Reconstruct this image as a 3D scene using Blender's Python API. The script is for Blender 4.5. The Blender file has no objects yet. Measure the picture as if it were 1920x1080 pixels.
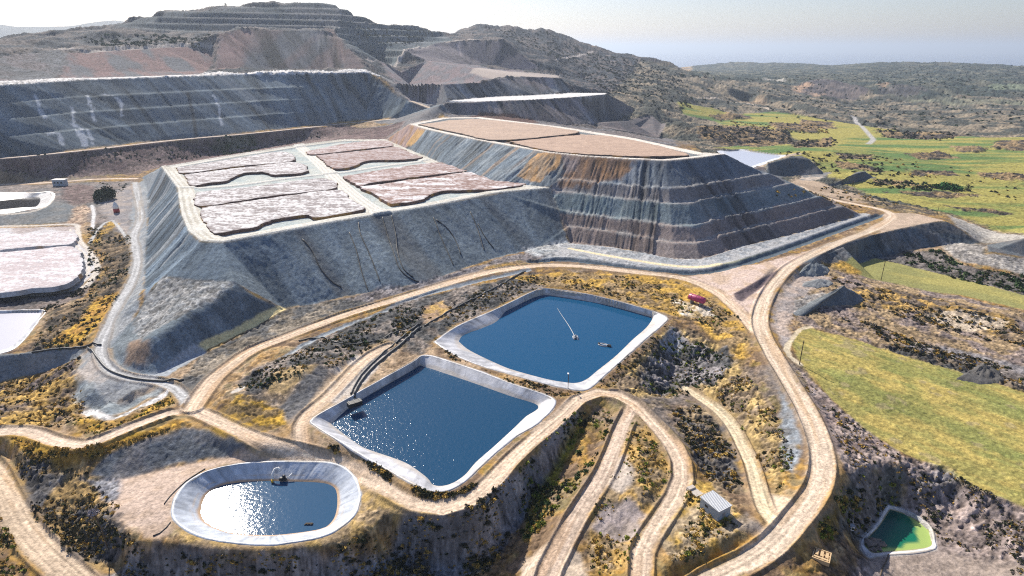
import bpy, bmesh, math, random, time
import numpy as np
from mathutils import Vector, Matrix
from mathutils.geometry import delaunay_2d_cdt
from mathutils.bvhtree import BVHTree
T0 = time.time()
random.seed(7); rng = np.random.default_rng(7)
sc = bpy.context.scene
COL = sc.collection

# ------------------------------------------------------------------ camera
F, HY, CH = 1180.0, 92.0, 100.0            # focal length in photo pixels, horizon row, camera height
PITCH = math.atan((540 - HY) / F)
SUN_AZ, SUN_EL = -30.5, 37.0               # degrees: azimuth right of the view axis, elevation
cam_d = bpy.data.cameras.new("camera"); cam = bpy.data.objects.new("camera", cam_d); COL.objects.link(cam)
cam.location = (0, 0, CH); cam.rotation_euler = (math.pi/2 - PITCH, 0, 0)
cam_d.sensor_width = 36; cam_d.lens = 36 * F / 1920; cam_d.clip_start = 1; cam_d.clip_end = 200000
sc.camera = cam
CP, SP = math.cos(PITCH), math.sin(PITCH)

def ray(px, py):
    dx, dy = px - 960.0, 540.0 - py
    return np.array([dx, F*CP + dy*SP, dy*CP - F*SP])
def un(px, py, z=0.0):                     # where the sight line meets height z
    d = ray(px, py); t = (z - CH) / d[2]
    return np.array([d[0]*t, d[1]*t, z])
def und(px, py, dist):                     # the point of the sight line at a horizontal distance
    d = ray(px, py); t = dist / math.hypot(d[0], d[1])
    return np.array([d[0]*t, d[1]*t, CH + d[2]*t])
def P(p, z=None):
    if len(p) == 2: return un(p[0], p[1], z)
    if isinstance(p[2], str): return und(p[0], p[1], float(p[2][1:]))
    return un(p[0], p[1], p[2])

# ------------------------------------------------------------------ surveyed lines of the landform
LINES = []
def L(pts, z=None, closed=False):
    q = [P(p, z) for p in pts]
    if closed: q.append(q[0])
    LINES.append(q)
def pts_only(pts, z=None):
    for p in pts: LINES.append([P(p, z)])
def loft(crest, zc, toe, zt, benches, bw=0.02):
    C = [P(p, zc) for p in crest]; Tt = [P(p, zt) for p in toe]
    out = [C]
    for t in benches:
        for s in (-bw, bw):
            row = []
            for a, b in zip(C, Tt):
                q = a + (b - a) * (t + s); q[2] = a[2] + (b[2] - a[2]) * t
                row.append(q)
            out.append(row)
    out.append(Tt)
    LINES.extend(out)
    return out

R1 = [(1250,1150,-5.5),(1330,1088,-4.5),(1400,1055,-3.3),(1450,1020,-2),(1490,975,-.6),(1530,920,0),(1541,870,0),(1532,820,0),(1508,765,0),(1478,715,0),(1450,668,0),(1430,630,0),(1424,600,0),(1432,567,0),(1450,535,0),(1482,500,0),(1533,472,0),(1580,452,0),(1637,430,0),(1665,414,0),(1673,403,0),(1650,392,0),(1600,382,0),(1540,369,0),(1500,350,0)]
R2 = [(362,764,0),(400,712,0),(437,682,0),(478,655,0),(542,630,0),(592,611,0),(650,590,0),(700,575,.5),(770,553,1),(850,528,1),(930,508,1),(1000,499,1),(1050,498,1),(1107,501,1),(1207,512,.7),(1280,522,.5),(1340,547,.3),(1388,588,0),(1418,622,0)]
R3 = [(-150,832,-3),(0,809,-2),(62,812,-2),(100,827,-2),(150,836,-1),(187,826,-.3),(250,800,.4),(325,773,.5),(360,764,.3)]
R4 = [(358,768,0),(400,786,0),(480,823,0),(542,838,-.5),(630,857,-1),(680,885,-1.5),(730,922,-1.5),(780,947,-1.5),(830,954,-1),(880,938,-.5),(917,908,0),(960,862,0),(1022,806,0),(1060,773,0),(1085,750,0),(1122,737,0),(1155,741,0),(1187,757,0),(1212,782,-.3),(1237,808,-.6),(1262,838,-1),(1276,868,-1.3),(1278,900,-1.6),(1266,932,-2),(1242,968,-2.5),(1217,1005,-3),(1203,1035,-3.5),(1200,1080,-4),(1210,1150,-5)]
R5 = [(1187,764,0),(1168,800,-.5),(1150,847,-1),(1130,892,-2),(1103,935,-3),(1076,977,-4),(1052,1022,-5),(1030,1066,-6),(1010,1140,-7)]
R6 = [(-80,840,-6),(-20,875,-6),(8,925,-6.5),(33,972,-7),(70,1022,-8),(112,1062,-9),(150,1095,-10),(190,1150,-11)]
R7 = [(1285,728,-7),(1315,748,-6.7),(1347,771,-6),(1372,800,-5.5),(1388,830,-5),(1407,870,-4),(1422,922,-2.5),(1436,962,-1.2),(1462,992,-.8)]
R8 = [(566,832,-.7),(564,800,0),(580,775,0),(610,750,0),(638,722,0),(668,690,0),(700,664,0),(728,650,0)]
R9 = [(253,342,5),(259,375,4.6),(263,410,4),(251,443,4),(257,487,3.5),(247,527,3),(220,573,2),(200,617,1.5),(188,655,1),(201,690,.5),(237,707,0),(300,717,0),(328,728,0),(350,754,0)]
R10 = [(-100,350,5),(0,346.5,5),(100,342,5),(160,337,5),(215,335,5),(253,335,5)]
R11 = [(-150,305,22),(0,297,22),(117,286,22),(200,277,22),(333,262,22),(450,252,22),(567,240,22),(640,232,22),(740,223,25.5),(835,214,31)]
R12 = [(773,190,'d768'),(800,200,'d756'),(835,214,31)]
for r in (R1,R2,R3,R4,R5,R6,R7,R9,R10,R11): L(r)

# salt pad heap, its left face, the ledge heap in front of it
PADZ = 23.0
PAD_FRONT = [(302,314),(333,353),(340,400),(353,433),(377,453),(417,455),(500,440),(640,414),(807,387),(940,361),(1030,353)]
PAD_MID = [(923,341),(840,312),(760,278),(722,262)]
PAD_BACK = [(640,262),(560,272),(430,292)]
PAD_RING = [P(p, PADZ) for p in PAD_FRONT + PAD_MID + PAD_BACK]
L(PAD_FRONT + PAD_MID + PAD_BACK, PADZ, True)
L([(270,332,5.5),(281,380,5.5),(278,430,5.2),(280,480,5),(275,520,5)])
L([(1064,456,1),(1010,463,1),(930,483,1.5),(860,506,2),(800,528,2),(740,541,2),(690,549,2),(640,557,1.5),(590,568,1),(545,577,.8)])
L([(275,540,7),(300,524,12.5),(367,528,14),(440,531,14),(483,557,8),(533,580,.5)])
L([(432,536,14),(400,562,12),(345,592,11),(290,622,10),(262,642,7)])
L([(480,610,0),(430,634,0),(383,656,0),(330,682,0),(290,702,0),(240,699,0),(212,674,.5),(210,650,1)])
# terraced heap
MZ = 39.0
M_CREST = [(767,233),(800,243),(860,256),(933,270),(1030,287),(1040,288),(1100,294),(1180,299),(1249,302),(1275,300),(1312,296),(1340,292.5),(1360,290),(1316,287),(1278,279),(1190,260),(1050,238),(900,220),(830,221)]
M_RING = [P(p, MZ) for p in M_CREST]
L(M_CREST, MZ, True)
MLOFT = loft([(1040,288),(1100,294),(1180,299),(1249,302),(1275,300),(1312,296),(1340,292.5),(1360,290)], MZ,
     [(1072,454),(1145,463),(1207,474),(1265,485),(1312,485),(1403,459),(1507,434),(1614,404)], 0.6, (.30,.46,.68,.84), .018)
L([(1614,403,0),(1545,369,0),(1470,337,0),(1425,312,0),(1385,292,0)])
L([(722,250,20),(767,229,29),(840,226,31),(900,226,31),(1000,235,26.5),(1100,247,20),(1200,258,9),(1300,272,0),(1385,290,0)])
# big left dump
D1C = [(-150,167),(0,158),(150,149),(300,144),(450,139),(640,136),(690,134.5)]
D1T = [(-150,302,22.5),(0,294.5,22.5),(117,283.5,22.5),(270,266,22.5),(450,249.5,22.5),(640,229.5,22.5),(700,224.5,23)]
D1C = [(x, y, z) for (x, y), z in zip(D1C, (72.2,72.8,73.5,74.1,74.2,74.1,74.1))]
loft(D1C, None, D1T, None, (.27,.5,.74), .012)
L([(690,134.5,D1C[-1][2]),(740,168,55),(790,196,38),(830,211,32)])
for wd in (28,):                            # far edge of the flat top, parallel to the crest
    q = [P(p) for p in D1C]; LINES.append([a + np.array([-.45*wd*.3, wd, 0]) for a in q[:-1]])
L([(710,128,70),(760,158,50),(800,185,40)])
L([(-150,347,5.5),(0,336,5.5),(100,333,5.5),(200,327,5.5),(262,322,5.5)])
L([(302,311,6),(430,289,6),(560,268,9),(640,256,13),(715,248,19)])
# back hills
L([(-150,110,'d760'),(0,101,'d860'),(107,91,'d900'),(160,100,'d890'),(200,97,'d900'),(300,90,'d930'),(350,88,'d940'),(395,96,'d940')])
L([(-150,150,'d700'),(0,143,'d760'),(150,136,'d800'),(390,133,'d850')])
L([(412,64,'d960'),(443,56.5,'d970'),(583,55.5,'d990'),(628,63,'d990')])
L([(405,132.5,'d868'),(500,131.5,'d880'),(600,130,'d890'),(685,129,'d895')])
L([(150,74,'d1010'),(220,50,'d1060'),(330,58,'d1045'),(404,63,'d1000')])
L([(412,64,'d960'),(405,132.5,'d868')])
L([(443,54,'d1070'),(583,53,'d1090'),(625,58,'d1080')])
L([(330,26,'d1150'),(450,20,'d1180'),(560,24,'d1190'),(640,30,'d1190')])
SKY = [(-200,78,1000),(0,71,1060),(90,70,1080),(115,57,1100),(190,55,1120),(220,40,1150),(290,33,1170),(320,17,1220),(420,12,1250),(450,8,1260),(560,2.5,1300),(630,8,1300),(650,20,1300),(680,32,1320),(720,40,1350),(760,42,1380),(800,50,1420),(830,58,1460),(880,56,1520),(892,46,1600),(960,50,1650),(1030,55,1700),(1060,68,1720),(1090,85,1740),(1110,97,1750),(1150,98,1720),(1200,108,1680),(1240,110,1680),(1275,128,1650),(1310,137,1700)]
L([(x,y,'d%g'%d) for x,y,d in SKY])
def behind(line, dd, dz):
    q = []
    for x,y,d in line:
        a = und(x,y,d); b = a*((d+dd)/d); b[2] = a[2]-dz; q.append(b)
    LINES.append(q)
behind(SKY[:-1], 350, 70)
L([(700,112,'d1020'),(760,96,'d1120'),(827,79.5,'d1290'),(900,77.5,'d1300'),(945,76,'d1300')])
L([(720,85,'d1180'),(780,72,'d1300'),(830,70,'d1380'),(940,68,'d1420')])
L([(720,119,'d985'),(800,114,'d1100'),(860,119,'d1200'),(920,128,'d1230'),(990,131,'d1235'),(1012,128,'d1250')])
L([(945,76,'d1300'),(975,98,'d1280'),(1012,126,'d1255')])
L([(700,132,'d905'),(735,150,'d880')])
L([(738,156,61.6),(830,158,61.5),(900,155,61),(925,148,64.5),(980,143.5,66),(1047,146,63.5),(1077,171,46)])
L([(765,187,45),(840,189,45),(920,181.5,45),(1000,178.5,45),(1060,175,45),(1135,173.5,45)])
L([(835,192,45),(900,190.5,45),(1000,187,45),(1080,182,45),(1137,177,45)])
L([(1137,177,45),(1165,190,34),(1195,205,20)])
L([(850,216,32.5),(940,219,30),(1020,229,23),(1060,236,18.5),(1110,232,17),(1165,220,17.5),(1205,207,15)])
L([(1123,229,17),(1180,227,16),(1222,218,14)]); L([(1130,240,4),(1190,247,3),(1232,256,0),(1245,228,2)])
L([(1090,150,'d1250'),(1160,180,'d1050'),(1230,205,'d950'),(1275,232,'d850')])
L([(1110,120,'d1500'),(1180,140,'d1350'),(1250,165,'d1250'),(1300,190,'d1150')])
# right-hand plain and far ridges
pts_only([(1400,322,-3),(1480,349,-1),(1560,360,-2),(1700,350,-8),(1920,420,-11),(1920,350,-12),(2100,420,-12),(2100,330,-13),(1700,280,-12),(1500,265,-8),(1350,270,-4),(1400,225,-8),(1600,225,-12),(1900,250,-14),(2100,240,-14),(1900,205,-15),(2100,200,-15),(1600,192,-14),(1400,190,-4),(1320,200,0)])
L([(1310,160,'d1450'),(1360,165,'d1500'),(1420,172,'d1500')])
L([(1390,150,'d2000'),(1440,146,'d2000'),(1480,158,'d1950')]); L([(1500,160,'d1900'),(1540,151,'d1950'),(1580,154,'d1950'),(1630,168,'d1850')])
L([(1640,165,'d1900'),(1690,158,'d1950'),(1740,168,'d1900')])
L([(1290,140,'d2300'),(1450,139,'d2600'),(1600,141,'d2600'),(1800,144,'d2600'),(2100,150,'d2500')])
L([(1275,130,'d4300'),(1320,122,'d4400'),(1380,115.5,'d4500'),(1480,118,'d4500'),(1560,123,'d4500')])
L([(1560,126,'d3600'),(1640,119,'d3600'),(1690,115.5,'d3700'),(1800,118,'d3700'),(1920,124.5,'d3600'),(2150,130,'d3500')])
# embankment at the road bend, second bank, fields
L([(1500,495,0),(1530,483,0),(1580,463,0),(1640,440,0),(1700,426,0),(1757,415,0),(1776,416,-.5)])
L([(1510,514,-3),(1545,497,-8),(1600,488,-10),(1700,470,-10),(1800,456,-10),(1842,456,-10)])
L([(1776,414,-.5),(1720,401,0),(1685,393,0)]); L([(1850,445,-10),(1800,412,-9),(1745,394,-8),(1690,384,-5),(1610,372,-2)])
L([(1848,460,-6),(1920,447,-5),(2080,425,-5)]); L([(1850,474,-12),(1920,480,-12),(2080,465,-12)])
pts_only([(1590,492,-10),(1700,486,-11),(1920,530,-12),(1920,582,-12),(1750,552,-11),(1640,522,-9),(2100,560,-13)])
pts_only([(1480,600,-.8),(1560,600,-3),(1640,622,-5),(1800,642,-8),(1920,662,-9),(1540,560,-2),(1470,560,-.3)])
L([(1735,585,-7),(1800,575,-7.5),(1890,590,-8)]); L([(1740,597,-9.5),(1800,618,-10),(1880,612,-10)])
L([(1478,626,-.5),(1500,617,-1),(1560,625,-3),(1700,670,-5),(1850,715,-6.5),(1920,735,-7),(2100,790,-8)])
L([(1485,650,-.5),(1500,682,-.8),(1560,750,-1.5),(1620,803,-2.5),(1680,842,-3.5),(1740,867,-4),(1830,917,-4.5),(1920,951,-5),(2100,1010,-6)])
L([(1578,850,-.3),(1575,890,-.5),(1568,930,-1),(1546,968,-1.8),(1525,1000,-3)])
L([(1592,887,-.8),(1617,877,-1.5),(1645,874,-2.2),(1690,869,-3.2),(1702,884,-4.5)])
L([(1702,884,-4.5),(1695,920,-8),(1688,948,-11.5)])
pts_only([(1780,950,-10),(1840,990,-10),(1900,1050,-9.5),(1800,1085,-11.5),(1680,1075,-11.5),(1920,1150,-9),(1650,1150,-11),(1480,1075,-3.3),(1535,1040,-3.4),(1590,1030,-6.5),(1585,1060,-7),(1545,1085,-4.5),(1775,935,-7.8),(2100,1100,-8)])
# oval pond shelf and the slopes round it
L([(30,840,-2.3),(100,852,-2.6),(180,848,-1.2),(300,812,.3),(345,795,.5),(400,805,.2),(480,836,-.6)])
L([(120,905,-5.6),(205,902,-5.2),(325,874,-4.7),(400,859,-4.0),(478,850,-3)])
L([(190,965,-4),(262,1018,-4),(325,1024,-4),(370,1032,-4),(480,1036,-4),(605,1031,-4),(660,1018,-4),(705,987,-3.5),(755,974,-3),(830,977,-2),(880,960,-1.4),(920,932,-.9),(960,897,-.7),(1000,852,-.6),(1050,802,-.6),(1075,777,-.6)])
L([(170,1085,-11),(260,1075,-11),(350,1100,-13),(500,1110,-13),(650,1090,-13),(735,1045,-12.5),(830,1062,-13),(900,1062,-13),(960,1003,-11),(1000,942,-9),(1040,882,-7),(1068,832,-5),(1090,792,-3)])
pts_only([(60,872,-4),(100,955,-6.5),(140,1000,-8.5),(190,1040,-10),(860,1090,-13),(960,1085,-11),(1000,1060,-8.5),(1010,990,-7),(1040,930,-5.5),(600,1180,-15),(860,1180,-13),(350,1180,-15),(300,920,-3.7),(230,950,-3.9)])
pts_only([(0,1080,-8),(60,1150,-10),(-200,1000,-7),(-200,1150,-9)])
# island between the two lower roads, hut bench
pts_only([(1195,850,.3),(1195,925,-.6),(1160,928,-2),(1185,990,-4.3),(1140,1045,-5.5),(1180,830,0)])
L([(1262,1058,-2.7),(1330,1031,-1.8),(1390,1001,-1.2),(1430,986,-.8)]); L([(1270,1078,-4.6),(1340,1056,-3.8),(1400,1026,-2.8),(1440,1002,-1.8)])
pts_only([(1345,965,-1.4),(1310,925,-1.3),(1300,980,-2)])
# gully between the back pond and the main road
L([(1262,612,-.6),(1222,648,-.6),(1186,682,-.6),(1146,714,-.5),(1140,728,-.3)])
L([(1268,645,-5),(1275,682,-7.2),(1264,708,-8),(1245,738,-6.5),(1205,742,-2.2)])
L([(1398,640,-.5),(1424,692,-.5),(1452,742,-.5),(1482,800,-.5),(1494,860,-.5),(1474,930,-.5)])
pts_only([(1350,692,-3.6),(1400,745,-3),(1432,800,-3),(1455,880,-2.3),(1300,830,-4),(1335,880,-4),(1290,765,-5.5),(1240,775,-2.5),(1300,600,-1),(1280,562,0),(1345,622,-1.2),(1320,645,-2.6),(1365,640,-.8),(1340,660,-4.5)])
# left: ponds on terraces, wall, small basin
L([(0,588,-1),(100,576,-1),(160,556,-1),(196,502,0),(192,470,1),(172,425,2.3)])
L([(0,402,5.5),(80,392,5.5),(105,375,5.5),(100,358,5.2),(0,356,5.2)]); L([(0,424,2.6),(90,421,2.6),(140,412,3.5),(160,380,4.5)])
L([(-120,674,-1.6),(0,668,-1.6),(140,654,-.6),(168,652,.3)]); L([(-120,735,-9),(0,720,-9),(60,704,-8),(100,690,-6),(145,670,-2.2)])
pts_only([(60,742,-4.5),(20,765,-3.2),(110,782,-3),(150,730,-3),(165,700,-.4),(140,760,-3.5)])
L([(150,700,-.2),(160,735,-.6),(205,748,-.6),(250,738,-.5),(290,732,-.2)]); L([(150,755,-4),(200,772,-5),(240,768,-5),(290,745,-3.2)]); L([(150,790,-1.2),(205,786,-1),(260,764,-.6),(310,742,-.4)])
# mounds between the toe road and the ponds
L([(490,716,2.4),(520,700,3.6),(560,690,4),(592,683,3.6),(610,690,2.6)]); L([(475,770,0),(540,790,0),(600,742,0),(628,712,0)])
pts_only([(440,742,2),(460,765,1.2),(470,720,.6),(640,640,1),(720,610,.6),(690,650,.2),(800,580,.5),(850,560,.6),(1100,530,.8),(1200,550,.4),(1280,575,0)])
L([(1376,552,1.2),(1416,530,1.6),(1455,506,1.2)]); L([(1388,562,.1),(1424,540,.1),(1460,512,.1)])
# lined far pond and banks behind the terraced heap
L([(1405,319,0),(1440,306,4.5),(1480,295,7.5),(1502,292,8),(1518,299,6),(1550,325,-5.5)]); L([(1425,334,-5),(1470,331,-6),(1510,328.5,-6.5),(1548,327,-7)]); L([(1470,288,0),(1520,284,0)])
L([(1552,344,-5),(1590,331,-1.5),(1622,321,-.8),(1642,331,-5)]); L([(1560,349,-7),(1600,343,-8),(1645,337,-9)])

# ponds: rim outline, water outline, rim height, water height
PONDS = {
 'front': ([(584,793),(590,783),(645,752),(700,721),(775,679),(790,668),(810,668),(850,680),(900,697),(960,720),(1020,740),(1039,751),(1034,768),(1005,795),(960,822),(920,856),(880,893),(855,912),(830,921),(805,919),(790,914),(742,888),(690,858),(640,828),(606,808)],
           [(621,795),(655,764),(687,743),(737,713),(772,685),(790,686),(870,712),(955,742),(1009,761),(985,782),(960,806),(925,838),(893,866),(872,890),(850,905),(830,911),(812,909),(800,895),(765,870),(730,856),(700,846),(676,836),(645,814)], 0.0, -2.6),
 'back': ([(816,641),(845,620),(873,605),(940,576),(1000,547),(1024,541),(1107,553),(1207,579),(1245,592),(1251,598),(1245,606),(1210,635),(1172,669),(1135,702),(1110,724),(1092,732),(1070,729),(1035,722),(960,702),(905,686),(855,666)],
          [(860,640),(870,628),(905,615),(932,602),(950,582),(975,569),(1005,556),(1022,553),(1060,558),(1140,572),(1205,587),(1223,594),(1213,613),(1186,637),(1155,667),(1120,695),(1100,711),(1080,718),(1055,716),(1022,710),(960,693),(930,681),(900,667),(876,654)], 0.0, -2.6),
 'oval': ([(324,958),(330,935),(350,907),(387,885),(440,872),(500,867),(560,866),(615,868),(645,878),(665,898),(674,927),(668,957),(645,983),(605,1004),(540,1017),(480,1019),(430,1015),(385,1006),(348,990),(328,973)],
          [(376,960),(384,932),(408,913),(445,905),(490,902),(545,903),(600,905),(624,912),(632,927),(631,957),(622,978),(600,992),(530,1002),(480,1003),(430,998),(395,985),(380,972)], -3.5, -6.6),
 'green': ([(1665,948),(1690,955),(1720,969),(1744,989),(1751,1016),(1751,1028),(1710,1036),(1660,1040),(1630,1043),(1619,1031),(1618,1012),(1645,984),(1658,957)],
           [(1669,956),(1695,964),(1722,979),(1742,997),(1746,1022),(1710,1030),(1665,1033),(1640,1035),(1625,1026),(1625,1014),(1650,985)], -11.5, -12.4),
 'dark': ([(-60,362),(0,361),(60,362),(92,360),(97,370),(84,386),(60,391),(0,400),(-60,406)],
          [(-60,379),(0,376.5),(40,372),(74,370.5),(68,387),(40,389),(0,393),(-60,399)], 5.4, 3.2),
 'pale': ([(-60,582),(0,583),(80,582),(70,603),(48,632),(28,652),(0,663),(-60,676)],
          [(-60,587),(0,587),(74,586),(62,606),(42,631),(22,649),(0,657),(-60,668)], -1.2, -2.0),
 'far': ([(1345,283),(1390,280),(1475,291),(1452,300),(1430,309),(1398,318),(1372,308)],
         [(1360,285),(1390,283),(1460,292),(1445,299),(1425,306),(1400,313),(1380,305)], -3.0, -4.2),
}
PW = {}
for k, (rim, wat, zr, zw) in PONDS.items():
    L(rim, zr, True)
    PW[k] = (np.array([un(x,y,zr)[:2] for x,y in rim]), np.array([un(x,y,zw)[:2] for x,y in wat]), zr, zw)
# outer ring so the sheet reaches past the frame
for a in np.linspace(-66, 66, 31):
    for r, z in ((40, -10), (4900, -30), (5400, -80)):
        LINES.append([np.array([r*math.sin(math.radians(a)), r*math.cos(math.radians(a)), z if r > 100 else (-12 if a < 20 else -8)])])

vv, ee, zz = [], [], []
for ln in LINES:
    base = len(vv)
    for i, q in enumerate(ln):
        vv.append(Vector((q[0], q[1]))); zz.append(q[2])
        if i: ee.append((base+i-1, base+i))
cv, ce, cf, ov, oe, of = delaunay_2d_cdt(vv, ee, [], 0, 0.02)
tz = []; nx = 0
EA = np.array([[vv[a][0], vv[a][1], zz[a], vv[b][0], vv[b][1], zz[b]] for a, b in ee])
for i, o in enumerate(ov):
    if o: tz.append(float(np.mean([zz[k] for k in o])))
    else:                                   # where two lines cross: mean of both
        nx += 1
        p = np.array(cv[i]); d = EA[:,3:5]-EA[:,0:2]; t = np.clip(((p-EA[:,0:2])*d).sum(1)/np.maximum((d*d).sum(1),1e-9),0,1)
        e = np.linalg.norm(EA[:,0:2]+d*t[:,None]-p, axis=1); m = np.argsort(e)[:2]
        tz.append(float(np.mean(EA[m,2]+(EA[m,5]-EA[m,2])*t[m])))
TV = np.array([[v[0], v[1], z] for v, z in zip(cv, tz)])
TF = np.array([f for f in cf if len(f) == 3])
print("tin", len(TV), len(TF), "crossings", nx)
bvh = BVHTree.FromPolygons([Vector(v) for v in TV], [tuple(int(i) for i in f) for f in TF])
def hit(px, py):                            # a photo point carried to the landform
    d = Vector(ray(px, py)).normalized()
    h = bvh.ray_cast(Vector((0, 0, CH)), d, 9000)
    return np.array(h[0]) if h[0] is not None else (un(px, py, -12) if py > 160 else und(px, py, 6500))
def hits(pts): return np.array([hit(p[0], p[1]) for p in pts])

# ------------------------------------------------------------------ ground grid, finer near the camera
AZ = np.radians(np.linspace(-55, 55, 1500))
rs = [58.0]
while rs[-1] < 5000: rs.append(rs[-1] * (1 + (.0025 if rs[-1] < 900 else .0035 if rs[-1] < 1500 else .009)))
RS = np.array(rs); NR, NA = len(RS), len(AZ)
print("grid", NR, NA)
RR, AA = np.meshgrid(RS, AZ, indexing='ij')
X = RR*np.sin(AA); Y = RR*np.cos(AA)
Z = np.full(X.shape, np.nan)
for f in TF:
    a, b, c = TV[f]
    xs = np.array([a[0], b[0], c[0]]); ys = np.array([a[1], b[1], c[1]])
    az = np.arctan2(xs, ys); rr = np.hypot(xs, ys)
    den = (b[1]-c[1])*(a[0]-c[0]) + (c[0]-b[0])*(a[1]-c[1])
    if abs(den) < 1e-9: continue
    # nearest approach of the triangle to the origin gives the lower radius
    rmin = rr.min()
    for p, q in ((a,b),(b,c),(c,a)):
        d = q[:2]-p[:2]; t = np.clip(-(p[:2]@d)/max(d@d,1e-9), 0, 1); rmin = min(rmin, np.hypot(*(p[:2]+d*t)))
    i0, i1 = np.searchsorted(RS, rmin-1e-6)-1, np.searchsorted(RS, rr.max()+1e-6)+1
    j0, j1 = np.searchsorted(AZ, az.min()-1e-6)-1, np.searchsorted(AZ, az.max()+1e-6)+1
    i0, j0 = max(i0,0), max(j0,0)
    if i0 >= NR or j0 >= NA or i1 <= 0 or j1 <= 0: continue
    xx = X[i0:i1, j0:j1]; yy = Y[i0:i1, j0:j1]
    w0 = ((b[1]-c[1])*(xx-c[0]) + (c[0]-b[0])*(yy-c[1]))/den
    w1 = ((c[1]-a[1])*(xx-c[0]) + (a[0]-c[0])*(yy-c[1]))/den
    w2 = 1-w0-w1
    m = (w0 > -1e-4) & (w1 > -1e-4) & (w2 > -1e-4)
    if m.any():
        zv = w0*a[2]+w1*b[2]+w2*c[2]
        Z[i0:i1, j0:j1][m] = zv[m]
bad = np.isnan(Z)
if bad.any():
    Z[bad] = -12
print("unfilled", int(bad.sum()), round(time.time()-T0, 1))

# ------------------------------------------------------------------ numeric helpers
def vnoise(x, y, seed):
    xi = np.floor(x).astype(np.int64); yi = np.floor(y).astype(np.int64)
    fx = x-xi; fy = y-yi
    fx = fx*fx*fx*(fx*(fx*6-15)+10); fy = fy*fy*fy*(fy*(fy*6-15)+10)
    def h(a, b):
        n = (a*374761393 + b*668265263 + seed*974634541) & 0xffffffff
        n = ((n ^ (n >> 13))*1274126177) & 0xffffffff
        n = n ^ (n >> 16)
        return (n & 0xffff)/32767.5-1
    v00 = h(xi, yi); v10 = h(xi+1, yi); v01 = h(xi, yi+1); v11 = h(xi+1, yi+1)
    return (v00*(1-fx)+v10*fx)*(1-fy)+(v01*(1-fx)+v11*fx)*fy
def fbm(x, y, scale, octs=4, seed=1, gain=.5):
    o = np.zeros(np.shape(x)); a = 1.0; s = 1.0/scale; tot = 0
    for k in range(octs):
        o += a*vnoise(x*s+17.3*k, y*s-9.1*k, seed+k*31); tot += a; a *= gain; s *= 2.03
    return o/tot
def sstep(a, b, x):
    t = np.clip((x-a)/(b-a), 0, 1); return t*t*(3-2*t)
def resample(pts, step):
    pts = np.asarray(pts, float); out = [pts[0]]
    n = len(pts)
    for i in range(n-1):
        p0 = pts[max(i-1,0)]; p1 = pts[i]; p2 = pts[i+1]; p3 = pts[min(i+2,n-1)]
        k = max(1, int(np.linalg.norm(p2[:2]-p1[:2])/step))
        for j in range(1, k+1):
            t = j/k
            out.append(.5*((2*p1)+(-p0+p2)*t+(2*p0-5*p1+4*p2-p3)*t*t+(-p0+3*p1-3*p2+p3)*t**3))
    return np.array(out)
def window(xy, margin):
    """index box of the grid that covers points xy with a margin"""
    x0, y0 = xy.min(0)-margin; x1, y1 = xy.max(0)+margin
    cx = np.array([x0,x1,x0,x1]); cy = np.array([y0,y0,y1,y1])
    cy = np.maximum(cy, 1e-3)
    az = np.arctan2(cx, cy)
    nxp = min(max(0,x0),x1); nyp = max(y0, 0)
    r0 = math.hypot(nxp, nyp); r1 = np.hypot(cx, cy).max()
    i0 = max(np.searchsorted(RS, r0)-1, 0); i1 = min(np.searchsorted(RS, r1)+1, NR)
    j0 = max(np.searchsorted(AZ, az.min())-1, 0); j1 = min(np.searchsorted(AZ, az.max())+1, NA)
    return slice(i0, i1), slice(j0, j1)
def poly_sdf(x, y, poly):
    """signed distance, negative inside; also arc length of the nearest boundary point"""
    d2 = np.full(x.shape, 1e18); ins = np.zeros(x.shape, bool); u = np.zeros(x.shape); s = 0
    n = len(poly)
    for i in range(n):
        ax, ay = poly[i]; bx, by = poly[(i+1) % n]
        ex, ey = bx-ax, by-ay; l2 = max(ex*ex+ey*ey, 1e-9); ln = math.sqrt(l2)
        t = np.clip(((x-ax)*ex+(y-ay)*ey)/l2, 0, 1)
        dd = (x-ax-ex*t)**2+(y-ay-ey*t)**2
        m = dd < d2; d2 = np.where(m, dd, d2); u = np.where(m, s+t*ln, u); s += ln
        if ey != 0:
            c = ((ay > y) != (by > y)) & (x < (bx-ax)*(y-ay)/ey+ax)
            ins ^= c
    d = np.sqrt(d2)
    return np.where(ins, -d, d), u
def line_dist(x, y, pts):
    """distance, signed side, arc length and interpolated third value along a polyline"""
    d2 = np.full(x.shape, 1e18); sd = np.zeros(x.shape); u = np.zeros(x.shape); zv = np.zeros(x.shape); s = 0
    for i in range(len(pts)-1):
        ax, ay = pts[i][:2]; bx, by = pts[i+1][:2]
        ex, ey = bx-ax, by-ay; l2 = max(ex*ex+ey*ey, 1e-9); ln = math.sqrt(l2)
        t = np.clip(((x-ax)*ex+(y-ay)*ey)/l2, 0, 1)
        qx, qy = x-ax-ex*t, y-ay-ey*t
        dd = qx*qx+qy*qy; m = dd < d2
        d2 = np.where(m, dd, d2); sd = np.where(m, (qx*ey-qy*ex)/ln, sd); u = np.where(m, s+t*ln, u)
        zv = np.where(m, pts[i][2]+(pts[i+1][2]-pts[i][2])*t, zv); s += ln
    return np.sqrt(d2), sd, u, zv
def lin(r, g, b):
    c = np.array([r, g, b], float)/255
    return np.where(c <= .04045, c/12.92, ((c+.055)/1.055)**2.4)

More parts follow.
